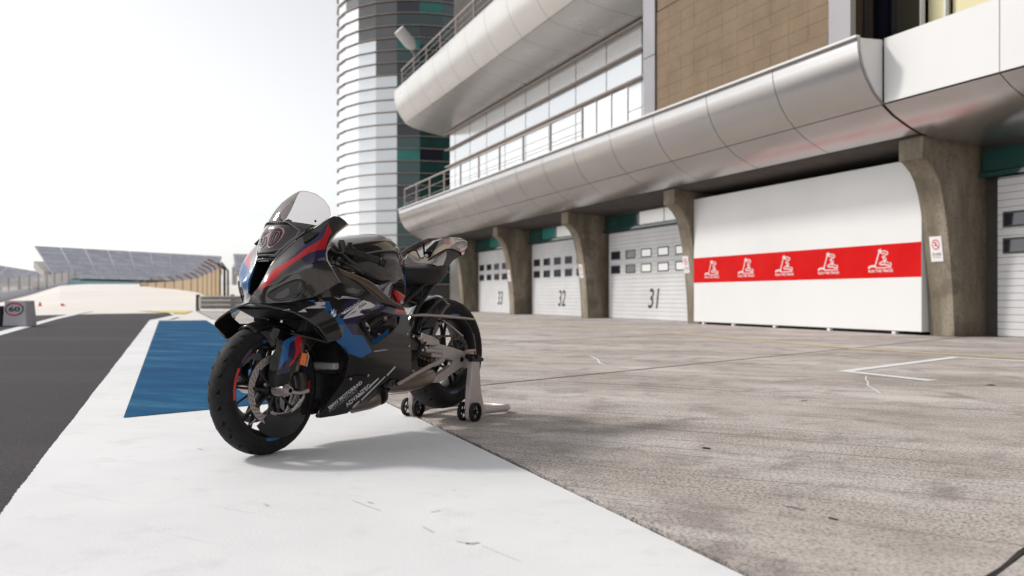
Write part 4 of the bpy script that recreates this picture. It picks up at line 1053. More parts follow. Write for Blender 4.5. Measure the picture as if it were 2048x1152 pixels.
# ---- nose and upper fairing
NC = [(497, 603, 0), (503, 590, 0), (507, 585, .018), (515, 577, .030), (525, 561, .043), (540, 531, .050), (553, 515, .062), (575, 494, .092), (591, 480, .112), (615, 466, .135), (637, 452, .148), (656, 438, .152), (668, 432, .150), (682, 436, .165), (696, 448, .178),
      (672, 467, .195), (655, 494, .215), (652, 508, .225), (661, 532, .237), (680, 565, .24), (550, 567, .112), (575, 545, .155), (605, 530, .198), (630, 518, .220), (635, 487, .200), (605, 500, .170), (575, 520, .128), (530, 566, .074), (545, 590, .094), (572, 580, .140),
      (600, 580, .182), (527, 600, .063), (550, 604, .097), (580, 603, .142), (610, 598, .18), (640, 590, .212), (660, 580, .228), (620, 550, .212), (645, 530, .230), (512, 594, .03), (590, 562, .175)]
nose_out = [(497, 604), (503, 592), (507, 585), (515, 577), (525, 561), (538, 535), (542, 527), (546, 521), (553, 515), (575, 494), (591, 480), (604, 472), (615, 466), (626, 458), (637, 451), (648, 443), (657, 437), (668, 432), (680, 434), (690, 441), (696, 448), (686, 456), (672, 467), (662, 480), (655.5, 494), (652.5, 508), (654, 520), (661, 532), (671, 549), (680, 565),
            (660, 579), (640, 589), (615, 597), (580, 604), (550, 606), (525, 607), (508, 606.5)]
(no, no2), nyf = panel('nose_fairing', nose_out, NC, 'nose_black', [
    ([(517, 578), (529, 562), (546, 540), (570, 525), (590, 513.6), (614, 495), (641, 479.5), (648, 472), (657, 448), (664, 464), (655, 478), (651, 498), (638, 500), (618, 506), (602, 516), (590, 523), (565, 542), (546, 563), (524, 579)], 'paint_red'),
    ([(573, 523), (590, 508), (614, 486), (636, 468), (652, 450), (657, 448), (648, 472), (641, 479.5), (614, 495), (590, 513.6)], 'paint_navy'),
    ([(602, 516), (618, 506), (638, 500), (651, 498), (650, 512), (655, 522), (640, 527), (612, 530)], 'paint_navy')], sp=5,
    mirror_regions=[([(474, 520), (482, 508), (490, 526), (500, 532), (500, 585), (488, 577), (478, 560), (470, 540)], 'paint_blue'), ([(490, 497), (497, 492), (505, 494), (500, 515), (500, 536), (489, 528)], 'paint_red'), ([(480, 520), (492, 498), (490, 526)], 'paint_navy')])
# seam lip round the screen edge and the trailing edge of the fairing
for pts, r_, m_ in (([(518, 575, .034), (527, 560, .045), (541, 532, .052), (553, 515, .064), (575, 494, .094), (591, 480, .114)], .0022, 'alu'), ([(696, 448, .178), (686, 456, .187), (672, 467, .196), (662, 480, .206), (655.5, 494, .216), (652.5, 508, .226), (654, 520, .231), (661, 532, .238)], .004, 'alu'),
                  ([(661, 532, .238), (671, 549, .24), (680, 565, .242)], .002, 'decal_grey')):
    tube_px('fairing_edge', pts, r_, m_, mirror=True, n=6)
# centre nose bridge above the intake and the intake duct itself
br = []
for f in range(9):
    t = f/8; a = (553+(-12)*0, 515)
    row = []
    L0 = np.array([(540, 531, .050), (553, 515, .062)][0]); 
mb = MB(); r1 = [inv(546, 521.5, .054), inv(550, 518, .058), inv(553.5, 514.5, .062)]
top = [[(p[0]+.010*(1-(q/6)**2), p[1]*q/6, p[2]+.004*(1-(q/6)**2)) for q in range(-6, 7)] for p in r1]
mb.grid(top); o = mb.build('nose_bridge', 'gloss_black', bike, True, 60); so = o.modifiers.new('s', 'SOLIDIFY'); so.thickness = .006; so.offset = 0
ring = [inv(u, v, y) for u, v, y in ((546, 522, .054), (541, 529, .051), (533, 546, .047), (525, 561, .043), (515, 577, .030), (507, 585, .018), (503, 590, 0))]
full = ring+[(x, -y, z) for x, y, z in ring[-2::-1]]
ctr = Vector((1.38, 0, .80)); top_mid = [(p[0], p[1]*q, p[2]) for p in [ring[0]] for q in (-.5, 0, .5)]
loop = full+top_mid
mb = MB(); back = [tuple(Vector(p).lerp(Vector((1.30, 0, p[2]*.6+.8*.4)), .55)+Vector((-.03, 0, 0))) for p in loop]
n = len(loop); mb.add(loop+back, [(i, (i+1) % n, (i+1) % n+n, i+n) for i in range(n)], 0); mb.add(back, [tuple(range(n))], 1)
o = mb.build('air_intake', ['intake_black', 'intake_black', 'paint_blue'], bike, False)
mid = [tuple(Vector(p).lerp(Vector(q), .06)) for p, q in zip(loop, back)]
k0 = len(loop)//2
mb = MB(); sub = [i for i in range(len(full)) if full[i][1] < -.004 and full[i][2] < .90]
mb.grid([[(loop[i][0], loop[i][1]*.985, loop[i][2]) for i in sub], [(mid[i][0], mid[i][1]*.985, mid[i][2]) for i in sub]]); mb.build('intake_lip', 'paint_blue', bike)
for p in o.data.polygons:
    c = p.center
    pass
# headlights
HLo = [(533, 591), (545, 583), (556, 576), (570, 569), (582, 564), (594, 560.5), (605, 561), (612, 565), (610, 575), (604, 585), (595, 593), (582, 598), (566, 602), (550, 601), (541, 597)]
panel('headlight', HLo, NC, 'lens_black', [([(549, 596), (556, 587), (572, 577), (580, 581), (576, 590), (563, 597)], 'lens_grey')], off=.006, sp=4, yf=nyf)
tube_px('headlight_rim', [(u, v, nyf(u, v)+.007) for u, v in HLo+[HLo[0]]], .0022, 'dark_metal', mirror=True, n=6)
patch_px('led_strip', [[(571, 577), (576, 574), (579, 581), (575, 586), (572, 583)], [(546, 598), (566, 599), (582, 595), (592, 589), (593, 591), (583, 597), (566, 601)], [(599, 566), (603, 564), (598, 577), (595, 579)]], nyf, 'lens_grey', .0085)
# right-hand dark intake pocket beside the headlight
panel('fairing_vent', [(613, 572), (622, 569), (631, 583), (627, 592), (608, 597), (604, 594), (610, 584)], NC, 'gloss_black', off=.004, sp=4, yf=nyf)
# lower carbon wing of the upper fairing
panel('side_fairing', [(640, 588), (660, 578), (680, 564), (692, 569), (707, 576), (722, 580), (736, 585), (750, 594), (764, 606), (758, 610), (750, 608), (737, 601.5), (711, 595), (690, 592), (675, 592), (655, 594), (640, 596), (630, 597)],
      [(640, 592, .215), (680, 565, .24), (680, 590, .246), (736, 585, .238), (711, 594, .25), (764, 607, .235), (707, 577, .238), (700, 586, .25)], 'carbon', sp=5)
panel('inner_fairing', [(662, 534), (672, 543), (690, 552), (706, 562), (722, 573), (740, 590), (724, 584), (707, 577), (692, 570), (681, 566), (671, 549)], [(662, 534, .225), (690, 553, .215), (740, 590, .222), (681, 566, .235), (707, 577, .230)], 'satin_black', sp=5)
# mirror block-off covers
for sg in (1,):
    panel('mirror_cover', [(607, 471), (613, 466), (622, 463), (634, 462), (639, 463), (633, 469), (622, 477), (612, 483), (608, 483), (606, 477)], NC, 'carbon', off=.010, thick=.012, sp=4, yf=nyf)
# ---- windscreen (clear top, tinted number panel below)
def screen_row(xc, zc, xe, ze, ye, n=24, pw=2.5):
    return [(xc+(xe-xc)*abs(q)**pw, ye*q, zc+(ze-zc)*abs(q)**pw) for q in [k/n*2-1 for k in range(n+1)]]
def ipt(u, v, y): return inv(u, v, y)
specs = []   # centre point (y = 0) and edge point per row, bottom to top
cent = [(527, 513.5), (532, 496), (538, 478), (544, 460), (550, 443), (556, 430), (563, 417), (573, 404), (584, 394), (594, 386), (602, 381.2)]
edge = [(553, 514, .062), (575, 493, .092), (592, 479.5, .113), (613, 465.5, .134), (634, 451.5, .147), (651, 440.5, .150), (661, 431, .146), (659, 415, .128), (648, 400, .098), (632, 388, .062), (612, 382, .020)]
rows_ = []
for c, e in zip(cent, edge):
    a = ipt(c[0], c[1], 0); b = ipt(*e); rows_.append(screen_row(a[0], a[2], b[0], b[2], e[2]))
mb = MB(); mb.grid(rows_[:5]); o = mb.build('number_panel', 'visor_tint', bike, True, 80); so = o.modifiers.new('s', 'SOLIDIFY'); so.thickness = .003; so.offset = 1
mb = MB(); mb.grid(rows_[4:]); o = mb.build('windscreen', 'screen_glass', bike, True, 80)
def on_screen(f, q):     # f row position 0..10, q across -1..1
    i = min(int(f), len(rows_)-2); t = f-i; n = 24
    xs = (q+1)/2*n; j = max(0, min(n-1, int(xs))); s_ = xs-j
    def L(r): return Vector(r[j])*(1-s_)+Vector(r[j+1])*s_
    p = L(rows_[i])*(1-t)+L(rows_[i+1])*t; return (p.x+.005, p.y*1.01, p.z+.002)
tube_edge = [rows_[i][-1] for i in range(4, 11)]+[rows_[i][0] for i in range(10, 3, -1)]
mb = MB(); mb.tube(tube_edge, .0014, 6); mb.build('screen_edge', 'vinyl_white', bike, True)
def sc_text(s_, f0, q0, dw, dh, m_, off, lift, shear=.28):
    vs, fs = text2d(s_, off, shear); P = []
    for x, y in vs:
        p = on_screen(f0+y*dh, q0-x*dw*-1); P.append((p[0]+lift, p[1], p[2]+lift*.3))
    return P, fs
for ch_, q0 in (('6', -.36), ('0', .30)):
    for k, (m_, off, lift, dw, dh) in enumerate((('pink_line', .07, .0005, .60, 2.4), ('gloss_black', .035, .0012, .50, 2.1), ('pink_line', .0, .002, .36, 1.45), ('gloss_black', -.012, .0028, .33, 1.36))):
        P, fs = sc_text(ch_, 2.1, q0, dw, dh, m_, off, lift, 0.)
        mesh_obj('race_number', P, fs, m_, bike)
pl = [(.15, -.85), (3.3, -.80), (3.9, -.45), (4.0, 0), (3.9, .45), (3.1, .86), (2.3, .93), (.15, .85)]
mb = MB(); pts = []
for a, b in zip(pl, pl[1:]+[pl[0]]):
    for k in range(6): pts.append(on_screen(a[0]+(b[0]-a[0])*k/6, a[1]+(b[1]-a[1])*k/6))
mb.tube(pts, .0022, 5, closed=True); mb.build('plate_outline', 'decal_grey', bike)
for sg in (1, -1):
    for f, q in ((4.5, .93),):
        p = on_screen(f, sg*q); mb = MB(); mb.tube([(p[0], p[1], p[2]), (p[0]+.006, p[1]+.003*sg, p[2]+.004)], .005, 8); mb.build('screen_screw', 'dark_metal', bike)
# cockpit behind the screen
mb = MB(); mb.box((1.16, -.085, .985), (1.18, .085, 1.06)); o = bevel(mb.build('dashboard', 'satin_black', bike), .01)
mb = MB(); mb.tube([(1.10, -.11, .90), (1.10, .11, .90)], .035, 10); mb.build('top_clamp', 'dark_metal', bike, True)
loft('cockpit_shroud', [(1.30, .86, .085, .05, .09), (1.24, .87, .12, .075, .12), (1.14, .88, .14, .08, .14)], 'satin_black')
mb = MB(); mb.hexa([(1.385, .085, .622), (1.10, .12, .60), (1.10, -.12, .60), (1.385, -.085, .622), (1.415, .19, .672), (1.10, .20, .70), (1.10, -.20, .70), (1.415, -.19, .672)]); bevel(mb.build('lower_nose_cowl', 'satin_black', bike), .012, 3)
# ---- winglets
Lq = [(1.478, 0, .694), (1.466, .08, .680), (1.443, .15, .667), (1.421, .21, .652), (1.410, .285, .620), (1.402, .322, .597), (1.392, .334, .585), (1.365, .338, .555), (1.336, .334, .527), (1.330, .322, .518), (1.340, .26, .532), (1.352, .19, .545), (1.360, .13, .556)]
Tq = [(1.40, 0, .712), (1.36, .10, .712), (1.32, .17, .705), (1.30, .22, .69), (1.29, .285, .650), (1.285, .318, .626), (1.280, .330, .612), (1.262, .334, .575), (1.245, .330, .540), (1.242, .318, .532), (1.255, .26, .542), (1.27, .19, .552), (1.28, .13, .560)]
for sg in (1, -1):
    rws = []
    K = 4
    for i in range(len(Lq)-1):
        for k in range(K if i < len(Lq)-2 else K+1):
            t = k/K; a = Vector(Lq[i]).lerp(Vector(Lq[i+1]), t); b = Vector(Tq[i]).lerp(Vector(Tq[i+1]), t)
            rws.append([(p.x, sg*p.y, p.z) for p in [a.lerp(b, j/14) for j in range(15)]])
    mb = MB(); mb.grid(rws, flip=(sg < 0)); o = mb.build('winglet', 'carbon', bike, True, 60)
    if sg > 0:
        wy = rbf([(*fwd(*Vector(Lq[i]).lerp(Vector(Tq[i]), t)), Lq[i][1]+(Tq[i][1]-Lq[i][1])*t) for i in (1, 2, 3, 4, 5) for t in (0, .25, .5, .75, 1)])
        for m__, pls in (('paint_blue', [[(536, 611.5), (556, 606), (573, 603.5), (584, 611), (566, 615), (552, 615.5)], [(578, 603.5), (605, 601), (626, 600), (633, 603), (600, 608), (588, 610.5)]]),
                         ('decal_white', [[(566, 621), (603, 610), (636, 604), (650, 603.5), (651.5, 615), (640, 616.5), (609, 617), (614, 624), (586, 624.5), (598, 618.5)]])):
            patch_px('winglet_decal', pls, wy, m__, .004)
        patch_px('logo_gap', [[(612, 613), (630, 608.5), (632, 610), (617, 613.5)], [(640, 612.5), (651, 609.5), (652, 613)], [(590, 618), (604, 614), (606, 615.5)]], wy, 'satin_black', .0055)
    so = o.modifiers.new('s', 'SOLIDIFY'); so.thickness = .007; so.offset = 0; e = o.modifiers.new('e', 'EDGE_SPLIT'); e.split_angle = math.radians(50)
    mb = MB(); mb.tube([(p[0], sg*p[1], p[2]) for p in Lq], .0042, 8); mb.build('winglet_edge', 'dark_metal', bike, True)
mb = MB(); mb.grid([[Lq[1], Lq[0], (Lq[1][0], -Lq[1][1], Lq[1][2])], [(1.36, .10, .69), (1.36, 0, .69), (1.36, -.10, .69)]])
# small fin behind the left endplate
panel('winglet_fin', [(657, 637), (668, 652), (687, 650), (688, 663), (682, 676), (672, 680), (655, 684), (640, 668), (628, 654)], [(657, 637, .315), (687, 650, .29), (680, 678, .30), (655, 684, .325), (628, 654, .322)], 'carbon', thick=.006, sp=4)
# ---- main side cowl and belly
CC = [(648, 606, .212), (690, 599, .232), (740, 604, .242), (811, 622, .232), (665, 640, .245), (700, 640, .258), (740, 650, .260), (780, 650, .252), (819, 660, .232), (697, 715, .232), (723, 716, .252), (760, 700, .256), (822, 720, .224), (690, 754, .212), (740, 750, .232),
      (790, 757, .218), (815, 752, .212), (672, 785, .186), (720, 785, .196), (745, 781, .186), (712, 806, .165), (655, 815, .156), (641, 836, .118), (695, 826, .136), (700, 610, .247), (760, 620, .256), (720, 625, .258)]
cyf = rbf(CC)
cowl_out = [(634, 603), (648, 602.5), (665, 600), (690, 597), (712, 598), (727, 599), (745, 604), (760, 609), (775, 613), (795, 618), (811, 622), (815, 632), (818, 645), (820, 665), (822.5, 700), (823, 740), (818, 752), (806, 757), (790, 757), (772, 756), (745, 753), (716, 749), (690, 754),
            (695, 735), (697, 715), (692, 701), (683, 692), (672, 682), (663, 669), (656, 654), (651, 636), (646, 618)]
hole = [(716, 648), (722, 638), (733, 627), (746, 620.5), (765, 624), (785, 628), (799.5, 633), (798, 646), (786, 662), (768, 677), (751, 689), (744, 689), (738, 681), (729, 668), (719, 656)]
(co, co2), _ = panel('side_cowl', cowl_out, CC, 'carbon', [
    ([(674, 634), (690, 606), (700, 596), (812, 616), (816, 632), (790, 628), (760, 621), (746, 619), (733, 625), (714, 645), (716, 669), (704, 669), (684, 637)], 'paint_navy'),
    ([(646, 600), (659, 603), (663, 614), (676, 634), (684, 637), (704, 669), (725, 670.4), (745, 703), (723, 716), (693, 705.5), (668, 680), (650, 645)], 'paint_blue'),
    ([(792, 616), (813, 619), (813, 628), (789, 624)], 'paint_red'),
    ([(689, 633), (713, 612), (727, 599.7), (743, 605.6), (751, 611), (745, 615.5), (722, 620), (719, 625), (728.5, 629), (686, 638.6)], 'decal_white'),
    ([(682, 627.5), (692, 617.5), (714, 604.5), (718, 606), (712, 612), (689, 628)], 'decal_white')],
    [hole], sp=5, yf=cyf)
patch_px('logo_gap', [[(690, 635), (712, 621), (711, 624)], [(720, 615), (731, 605), (733, 608)]], cyf, 'paint_navy')
decal('model_lettering', '1000RR', (700, 614), (30, -17), (-3, -6), cyf, 'paint_navy', .002, .01, .3)
decal('maker_lettering', 'RR', (722, 612), (10, -7), (-2, -6), cyf, 'paint_navy', .002, .0, .3)
# roundel
def sect(name, ctr_, r0, r1, a0, a1, m_, off):
    mb = MB(); A = []; B = []
    for k in range(13):
        a = a0+(a1-a0)*k/12; A.append((ctr_[0]+.86*r0*math.cos(a), ctr_[1]+r0*1.05*math.sin(a))); B.append((ctr_[0]+.86*r1*math.cos(a), ctr_[1]+r1*1.05*math.sin(a)))
    mb.grid([[inv(u, v, cyf(u, v)+off) for u, v in A], [inv(u, v, cyf(u, v)+off) for u, v in B]]); return mb.build(name, m_, bike)
rc = (667.2, 627.5)
rd = sect('roundel', rc, .01, 10.4, 0, 2*math.pi, 'gloss_black', .003)
sect('roundel_ring', rc, 6.2, 6.9, 0, 2*math.pi, 'decal_grey', .004)
for k in range(4): sect('roundel_quarter', rc, .01, 6.2, k*math.pi/2+.1, (k+1)*math.pi/2+.1, 'emblem_blue' if k % 2 else 'vinyl_white', .004)
for k, (ch_, a) in enumerate((('B', -2.2), ('M', -1.5), ('W', -.8))):
    decal('roundel_letter', ch_, (rc[0]+7.3*math.cos(a), rc[1]+8.8*math.sin(a)), (2.2, 0), (0, -2.8), cyf, 'decal_white', .005, .02)
# window rim, engine parts seen through the opening
tube_px('cowl_opening_rim', [(u, v, cyf(u, v)) for u, v in hole+[hole[0]]], .0022, 'dark_metal', n=6)
panel('inner_duct', [(738, 690), (742, 681), (758, 672), (770, 663), (776, 657), (777, 667), (765, 678), (750, 690)], [(738, 690, .225), (776, 657, .225), (760, 680, .235), (758, 672, .21)], 'paint_blue', mirror=False, sp=5)
belly_out = [(690, 756), (716, 751), (745, 755), (768, 758), (790, 745), (793, 738), (786, 752), (772, 764), (753, 775), (745, 786), (723, 804), (712, 809), (695, 826.5), (668, 832), (641, 836), (634, 835), (646, 820), (660, 800), (674, 780), (684, 766)]
panel('belly_pan', belly_out, CC, 'satin_black', sp=5, yf=cyf)
panel('belly_lip', [(634, 836), (646, 820), (660, 800), (674, 780), (684, 766), (691, 752), (697, 735), (699, 715), (694, 700), (684, 691), (678, 694), (688, 706), (690, 718), (686, 738), (676, 760), (660, 784), (644, 808), (630, 832)],
      [(634, 836, .118), (660, 800, .165), (691, 752, .213), (697, 715, .232), (684, 691, .24), (678, 694, .205), (688, 706, .20), (686, 738, .185), (660, 784, .14), (630, 832, .10)], 'gloss_black', sp=5)
for s_, c_, dx, dy, off_ in (('BMW MOTORRAD', (690.5, 790), (66, -53), (-4.2, -5.0), .035), ('MOTORSPORT', (687, 801), (56, -43), (-3.6, -4.4), .0), ('ADVANTEC', (716, 791), (48, -41), (-5.4, -6.3), .03)):
    decal('belly_lettering', s_, c_, dx, dy, cyf, 'decal_white' if off_ else 'decal_grey', .0022, off_)
patch_px('belly_stripe', [[(705, 814), (718, 801), (719, 804), (706, 816)], [(722, 799), (770, 752), (771, 754), (723, 802)], [(773, 750), (790, 732), (791, 735), (775, 752)], [(738, 772), (757, 755), (758, 757.5), (740, 775)], [(714, 793), (727, 783), (728, 786), (715, 796)]], cyf, 'decal_white', .0022)
patch_px('cowl_lettering', [[(747, 702), (757, 700), (775, 698.5), (776, 700), (757, 703), (748, 704)]], cyf, 'decal_grey', .0022)
mb = MB()
for u, v in ((701, 758), (818, 692), (814, 668), (736, 751)): 
    p = inv(u, v, cyf(u, v)); mb.tube([(p[0], p[1]-.003, p[2]), (p[0], p[1]+.003, p[2])], .007, 10)
mb.build('fairing_screw', 'alu', bike, True)
# centre belly closing plate
mb = MB(); a0, a1 = inv(641, 836, .118), inv(695, 826, .136); a2 = inv(745, 786, .186)
mb.grid([[(p[0], q*p[1]*.97, p[2]+.006+.02*q*q) for q in (-1, -.6, 0, .6, 1)] for p in (a0, a1, a2)]); mb.build('belly_floor', 'satin_black', bike, True)
# engine mass
mb = MB(); mb.box((.60, -.15, .30), (1.0, .15, .66)); bevel(mb.build('engine_block', 'engine', bike), .03, 3)
mb = MB(); mb.tube([(.72, .14, .50), (.72, .205, .50)], [.075, .065], 28); mb.tube([(.88, .14, .45), (.88, .20, .45)], [.085, .075], 28)
for k in range(9):
    a = k*.7; mb.tube([(.72+.07*math.cos(a), .19, .50+.07*math.sin(a)), (.72+.07*math.cos(a), .212, .50+.07*math.sin(a))], .007, 8)
mb.build('engine_cover', 'engine', bike, True)
tube_px('engine_mount', [(722, 640, .205), (733, 668, .212), (741, 700, .21)], [.022, .020, .012], 'satin_black')
o = tube_px('mount_lug', [(730, 645, .222), (735, 655, .225), (737, 662, .222)], [.010, .014, .010], 'alu_light', flat=.8)
tube_px('mount_bore', [(736, 656, .236), (736.4, 656.3, .242)], .0065, 'intake_black')
tube_px('coolant_hose', [(738, 652, .18), (752, 640, .19), (768, 632, .19)], .016, 'dark_metal')
tube_px('wiring', [(742, 665, .19), (758, 655, .2), (772, 640, .195), (784, 634, .18)], .008, 'satin_black')
tube_px('engine_bolt', [(770, 634, .205), (771, 640, .212)], .010, 'alu_light')
tube_px('engine_bolt', [(757, 668, .205), (758, 671, .21)], .009, 'alu')
# ---- frame, tank, seat, tail
plate('frame_beam', [(664, 533), (674, 532), (690, 541), (707, 547), (727, 555), (745, 564), (767, 583), (786, 600), (803, 610), (812, 622), (800, 622), (786, 612), (766, 607), (750, 596), (730, 577), (707, 559), (690, 552), (672, 545)], .205, .045, 'frame_metal', both=True, bev=.008, soft=True)
plate('frame_rib', [(676, 540), (690, 546), (707, 553), (728, 564), (746, 576), (766, 594), (778, 603), (766, 600), (746, 583), (728, 571), (707, 559), (690, 552)], .209, .006, 'copper', both=True, bev=.002)
plate('pivot_plate', [(790, 606), (806, 612), (812, 625), (822, 660), (832, 700), (838, 740), (826, 756), (812, 752), (808, 700), (802, 650)], .15, .04, 'dark_metal', both=True, bev=.006)
TS = [(1.06, .975, .06, .10, .90), (1.03, .99, .075, .12, .88), (.956, 1.008, .085, .138, .85), (.85, 1.027, .095, .150, .82), (.74, 1.042, .100, .155, .79), (.66, 1.045, .098, .150, .78), (.60, 1.036, .090, .140, .78), (.55, 1.018, .078, .125, .785), (.515, .995, .070, .112, .79), (.487, .955, .064, .100, .795), (.470, .91, .060, .090, .80), (.462, .85, .058, .082, .80)]
def tank_rows(lo, hi, lift=0.):
    rws = []
    for x, zt, wt, w_m, zb in TS:
        P = [(0, zt+.004), (.55*wt, zt+.001), (wt, zt-.012), (wt+(w_m-wt)*.55, zt-.034), (w_m*.97, zt-.075), (w_m, zt-.115), (w_m*.95, zt-.165), (w_m*.80, zb), (w_m*.3, zb-.005)]
        P = P[lo:hi]; rws.append([(x, y+lift*.4, z+lift) for y, z in P])
    return rws
def smooth_rows(rws, k=4):
    A = np.array(rws)
    def cr(A):
        out = []; n = len(A)
        for i in range(n-1):
            a, b, c, d = A[max(i-1, 0)], A[i], A[i+1], A[min(i+2, n-1)]
            for q in range(k):
                t = q/k; out.append(.5*((2*b)+(-a+c)*t+(2*a-5*b+4*c-d)*t*t+(-a+3*b-3*c+d)*t**3))
        out.append(A[-1]); return np.array(out)
    A = cr(A); A = cr(A.transpose(1, 0, 2)).transpose(1, 0, 2); return [[tuple(p) for p in r] for r in A]
mb = MB(); full_t = smooth_rows(tank_rows(0, 9)); sym = [[(x, -y, z) for x, y, z in r[:0:-1]]+list(r) for r in full_t]
mb.grid(sym); mb.add(sym[-1], [tuple(range(len(sym[-1])))]); tank = mb.build('fuel_tank', 'gloss_black', bike, True, 60)
if True:
    import bmesh
    bm = bmesh.new(); bm.from_mesh(tank.data); bmesh.ops.recalc_face_normals(bm, faces=bm.faces); bm.to_mesh(tank.data); bm.free(); tank.data.set_sharp_from_angle(angle=math.radians(60))
top_t = smooth_rows(tank_rows(0, 4, .003)); sym = [[(x, -y, z) for x, y, z in r[:0:-1]]+list(r) for r in top_t]
mb = MB(); mb.grid([r for r in sym[2:]]); o = mb.build('tank_cover', 'tail_grey', bike, True, 60)
for p in o.data.polygons:
    if p.normal.z < 0: o.data.flip_normals(); break
    else: break
so = o.modifiers.new('s', 'SOLIDIFY'); so.thickness = .004; so.offset = -1
tube_px('tank_crease', [(706, 512, .12), (722, 500, .13), (735, 492, .128), (747, 489, .12), (760, 484, .10)], .003, 'alu_light')
if False: panel('tank_stripe', [(776, 520), (779, 512), (784, 505), (789, 503), (789.5, 520), (787, 538), (784, 541), (782, 536), (777, 534)], [(776, 520, .150), (789, 503, .075), (787, 538, .100), (778, 534, .145), (784, 505, .10)], 'paint_blue', [([(786, 502), (791, 502), (790, 520), (787.5, 541), (783.5, 541), (785.5, 525)], 'paint_red')], sp=4, mirror=True)
loft('seat', [(.50, .862, .075, .018, .05), (.46, .862, .105, .026, .075), (.40, .860, .130, .030, .095), (.32, .862, .150, .032, .105), (.24, .868, .158, .034, .100), (.18, .874, .150, .034, .085), (.13, .880, .130, .030, .06)], 'seat_vinyl', n=40, power=2.9)
mb = MB(); r5 = smooth_rows(tank_rows(2, 8, .004))
for sg in (1, -1):
    mb = MB(); mb.grid([[(x-.001, sg*y, z) for x, y, z in r[2:19]] for r in r5[-10:-5]], flip=(sg > 0)); mb.build('tank_stripe', 'paint_blue', bike, True)
    mb = MB(); mb.grid([[(x-.001, sg*y, z) for x, y, z in r[2:19]] for r in r5[-6:-2]], flip=(sg > 0)); mb.build('tank_stripe', 'paint_red', bike, True)
# tail unit
tl = loft('tail_unit', [(.28, .905, .090, .03, .06), (.22, .930, .100, .045, .07), (.14, .965, .098, .050, .08), (.05, 1.005, .090, .048, .08), (-.04, 1.03, .080, .044, .065), (-.13, 1.045, .065, .034, .045), (-.19, 1.04, .050, .026, .03)], 'tail_grey', n=44, power=3.4)
TC = [(808, 529, .105), (816, 508, .112), (828, 500, .10), (846, 487, .07), (875, 479, .065), (889, 475, .06), (913, 475, .06), (925, 483, .05), (931, 495, .045), (927, 510, .05), (906, 521, .08), (893, 538, .10), (880, 548, .115), (866, 528, .135), (840, 522, .13), (858, 517, .125), (872, 505, .12), (895, 498, .105), (921, 508, .07), (905, 484, .085)]
tyf = rbf(TC)
panel('tail_side', [(808, 529), (811, 520), (815, 509), (827, 501), (833, 500), (841, 517), (847, 514), (850, 506), (862, 505), (875, 482), (889, 475), (900, 474.3), (914, 474.5), (925, 483), (931, 495), (928, 508), (925, 510), (921, 504), (906, 498), (893, 497.5), (880, 504), (866, 514), (857, 519.5),
     (862, 520), (880, 512), (893, 501), (893, 512), (884, 538), (881, 541), (878, 533), (866, 528.5), (841, 526), (820, 527)], TC, 'tail_grey', [([(886, 479), (896, 478), (902, 484), (896, 491), (890, 487)], 'pink_line'), ([(900, 490), (913, 491), (920, 496), (903, 495)], 'pink_line')], sp=5, yf=tyf)
panel('tail_lower', [(893, 501), (906, 501), (921, 505), (922, 511), (906, 521), (899, 530), (893, 538), (887, 546), (880, 549), (876, 547), (881, 541), (887, 528)], TC, 'satin_black', sp=5, yf=tyf, off=-.002)
patch_px('tail_channel', [[(845, 487.5), (849, 486), (850, 503), (864, 503), (876, 482), (878, 482), (860, 516), (851, 513), (851, 508), (847, 512)]], tyf, 'intake_black', .004)
tube_px('tail_edge', [(u, v, tyf(u, v)+.003) for u, v in ((858, 520), (866, 514), (880, 505), (893, 498.5), (906, 499), (921, 505), (922, 511))], .0038, 'intake_black', mirror=True, n=8)
tube_px('tail_edge', [(u, v, tyf(u, v)+.002) for u, v in ((813, 506), (827, 500), (833, 501), (841, 517), (848, 514))], .003, 'intake_black', mirror=True, n=8)
patch_px('tail_recess', [[(852, 500), (870, 483), (876, 481), (866, 499), (862, 503), (852, 503.5)]], tyf, 'satin_black', .003)
tube_px('tail_bolt', [(853, 511, .135), (853.5, 511.3, .14)], .009, 'alu')
tube_px('subframe_tube', [(797, 617, .12), (815, 600, .12), (845, 572, .12), (868, 555, .118)], .010, 'satin_black', mirror=True)
tube_px('subframe_tube', [(818, 650, .12), (836, 614, .12), (860, 578, .12), (878, 552, .115)], .012, 'satin_black', mirror=True)
tube_px('subframe_brace', [(832, 590, .12), (843, 578, .12), (842, 603, .12)], .007, 'satin_black', mirror=True)
tube_px('subframe_brace', [(812, 600, .11), (835, 608, .11)], .007, 'dark_metal', mirror=True)
loft('undertail', [(.42, .78, .09, .06, .07), (.34, .76, .10, .08, .10), (.26, .78, .10, .07, .09), (.18, .82, .09, .05, .06), (.10, .86, .08, .04, .03)], 'satin_black')
plate('fluid_bottle', [(788, 586), (793, 580), (802, 585), (812, 592), (806, 602), (803, 612), (797, 611), (794, 597)], .15, .03, 'paint_red', bev=.006)
tube_px('subframe_bolt', [(803, 604.5, .155), (803.6, 604.8, .162)], .010, 'alu_light')
tube_px('shock_absorber', [(812, 640, .02), (806, 660, .02), (800, 690, .02)], .03, 'dark_metal')
tube_px('fluid_hose', [(772, 588, .12), (782, 600, .14), (796, 612, .13), (806, 630, .11)], .008, 'satin_black')
panel('side_infill', [(745, 576), (760, 570), (775, 566), (786, 562), (784, 580), (779, 596), (766, 592)], [(745, 576, .17), (786, 562, .14), (779, 596, .17), (765, 580, .165)], 'paint_navy', [([(764, 592), (771, 576), (779, 567), (786, 563), (780, 575), (776, 592)], 'decal_grey')], sp=4)
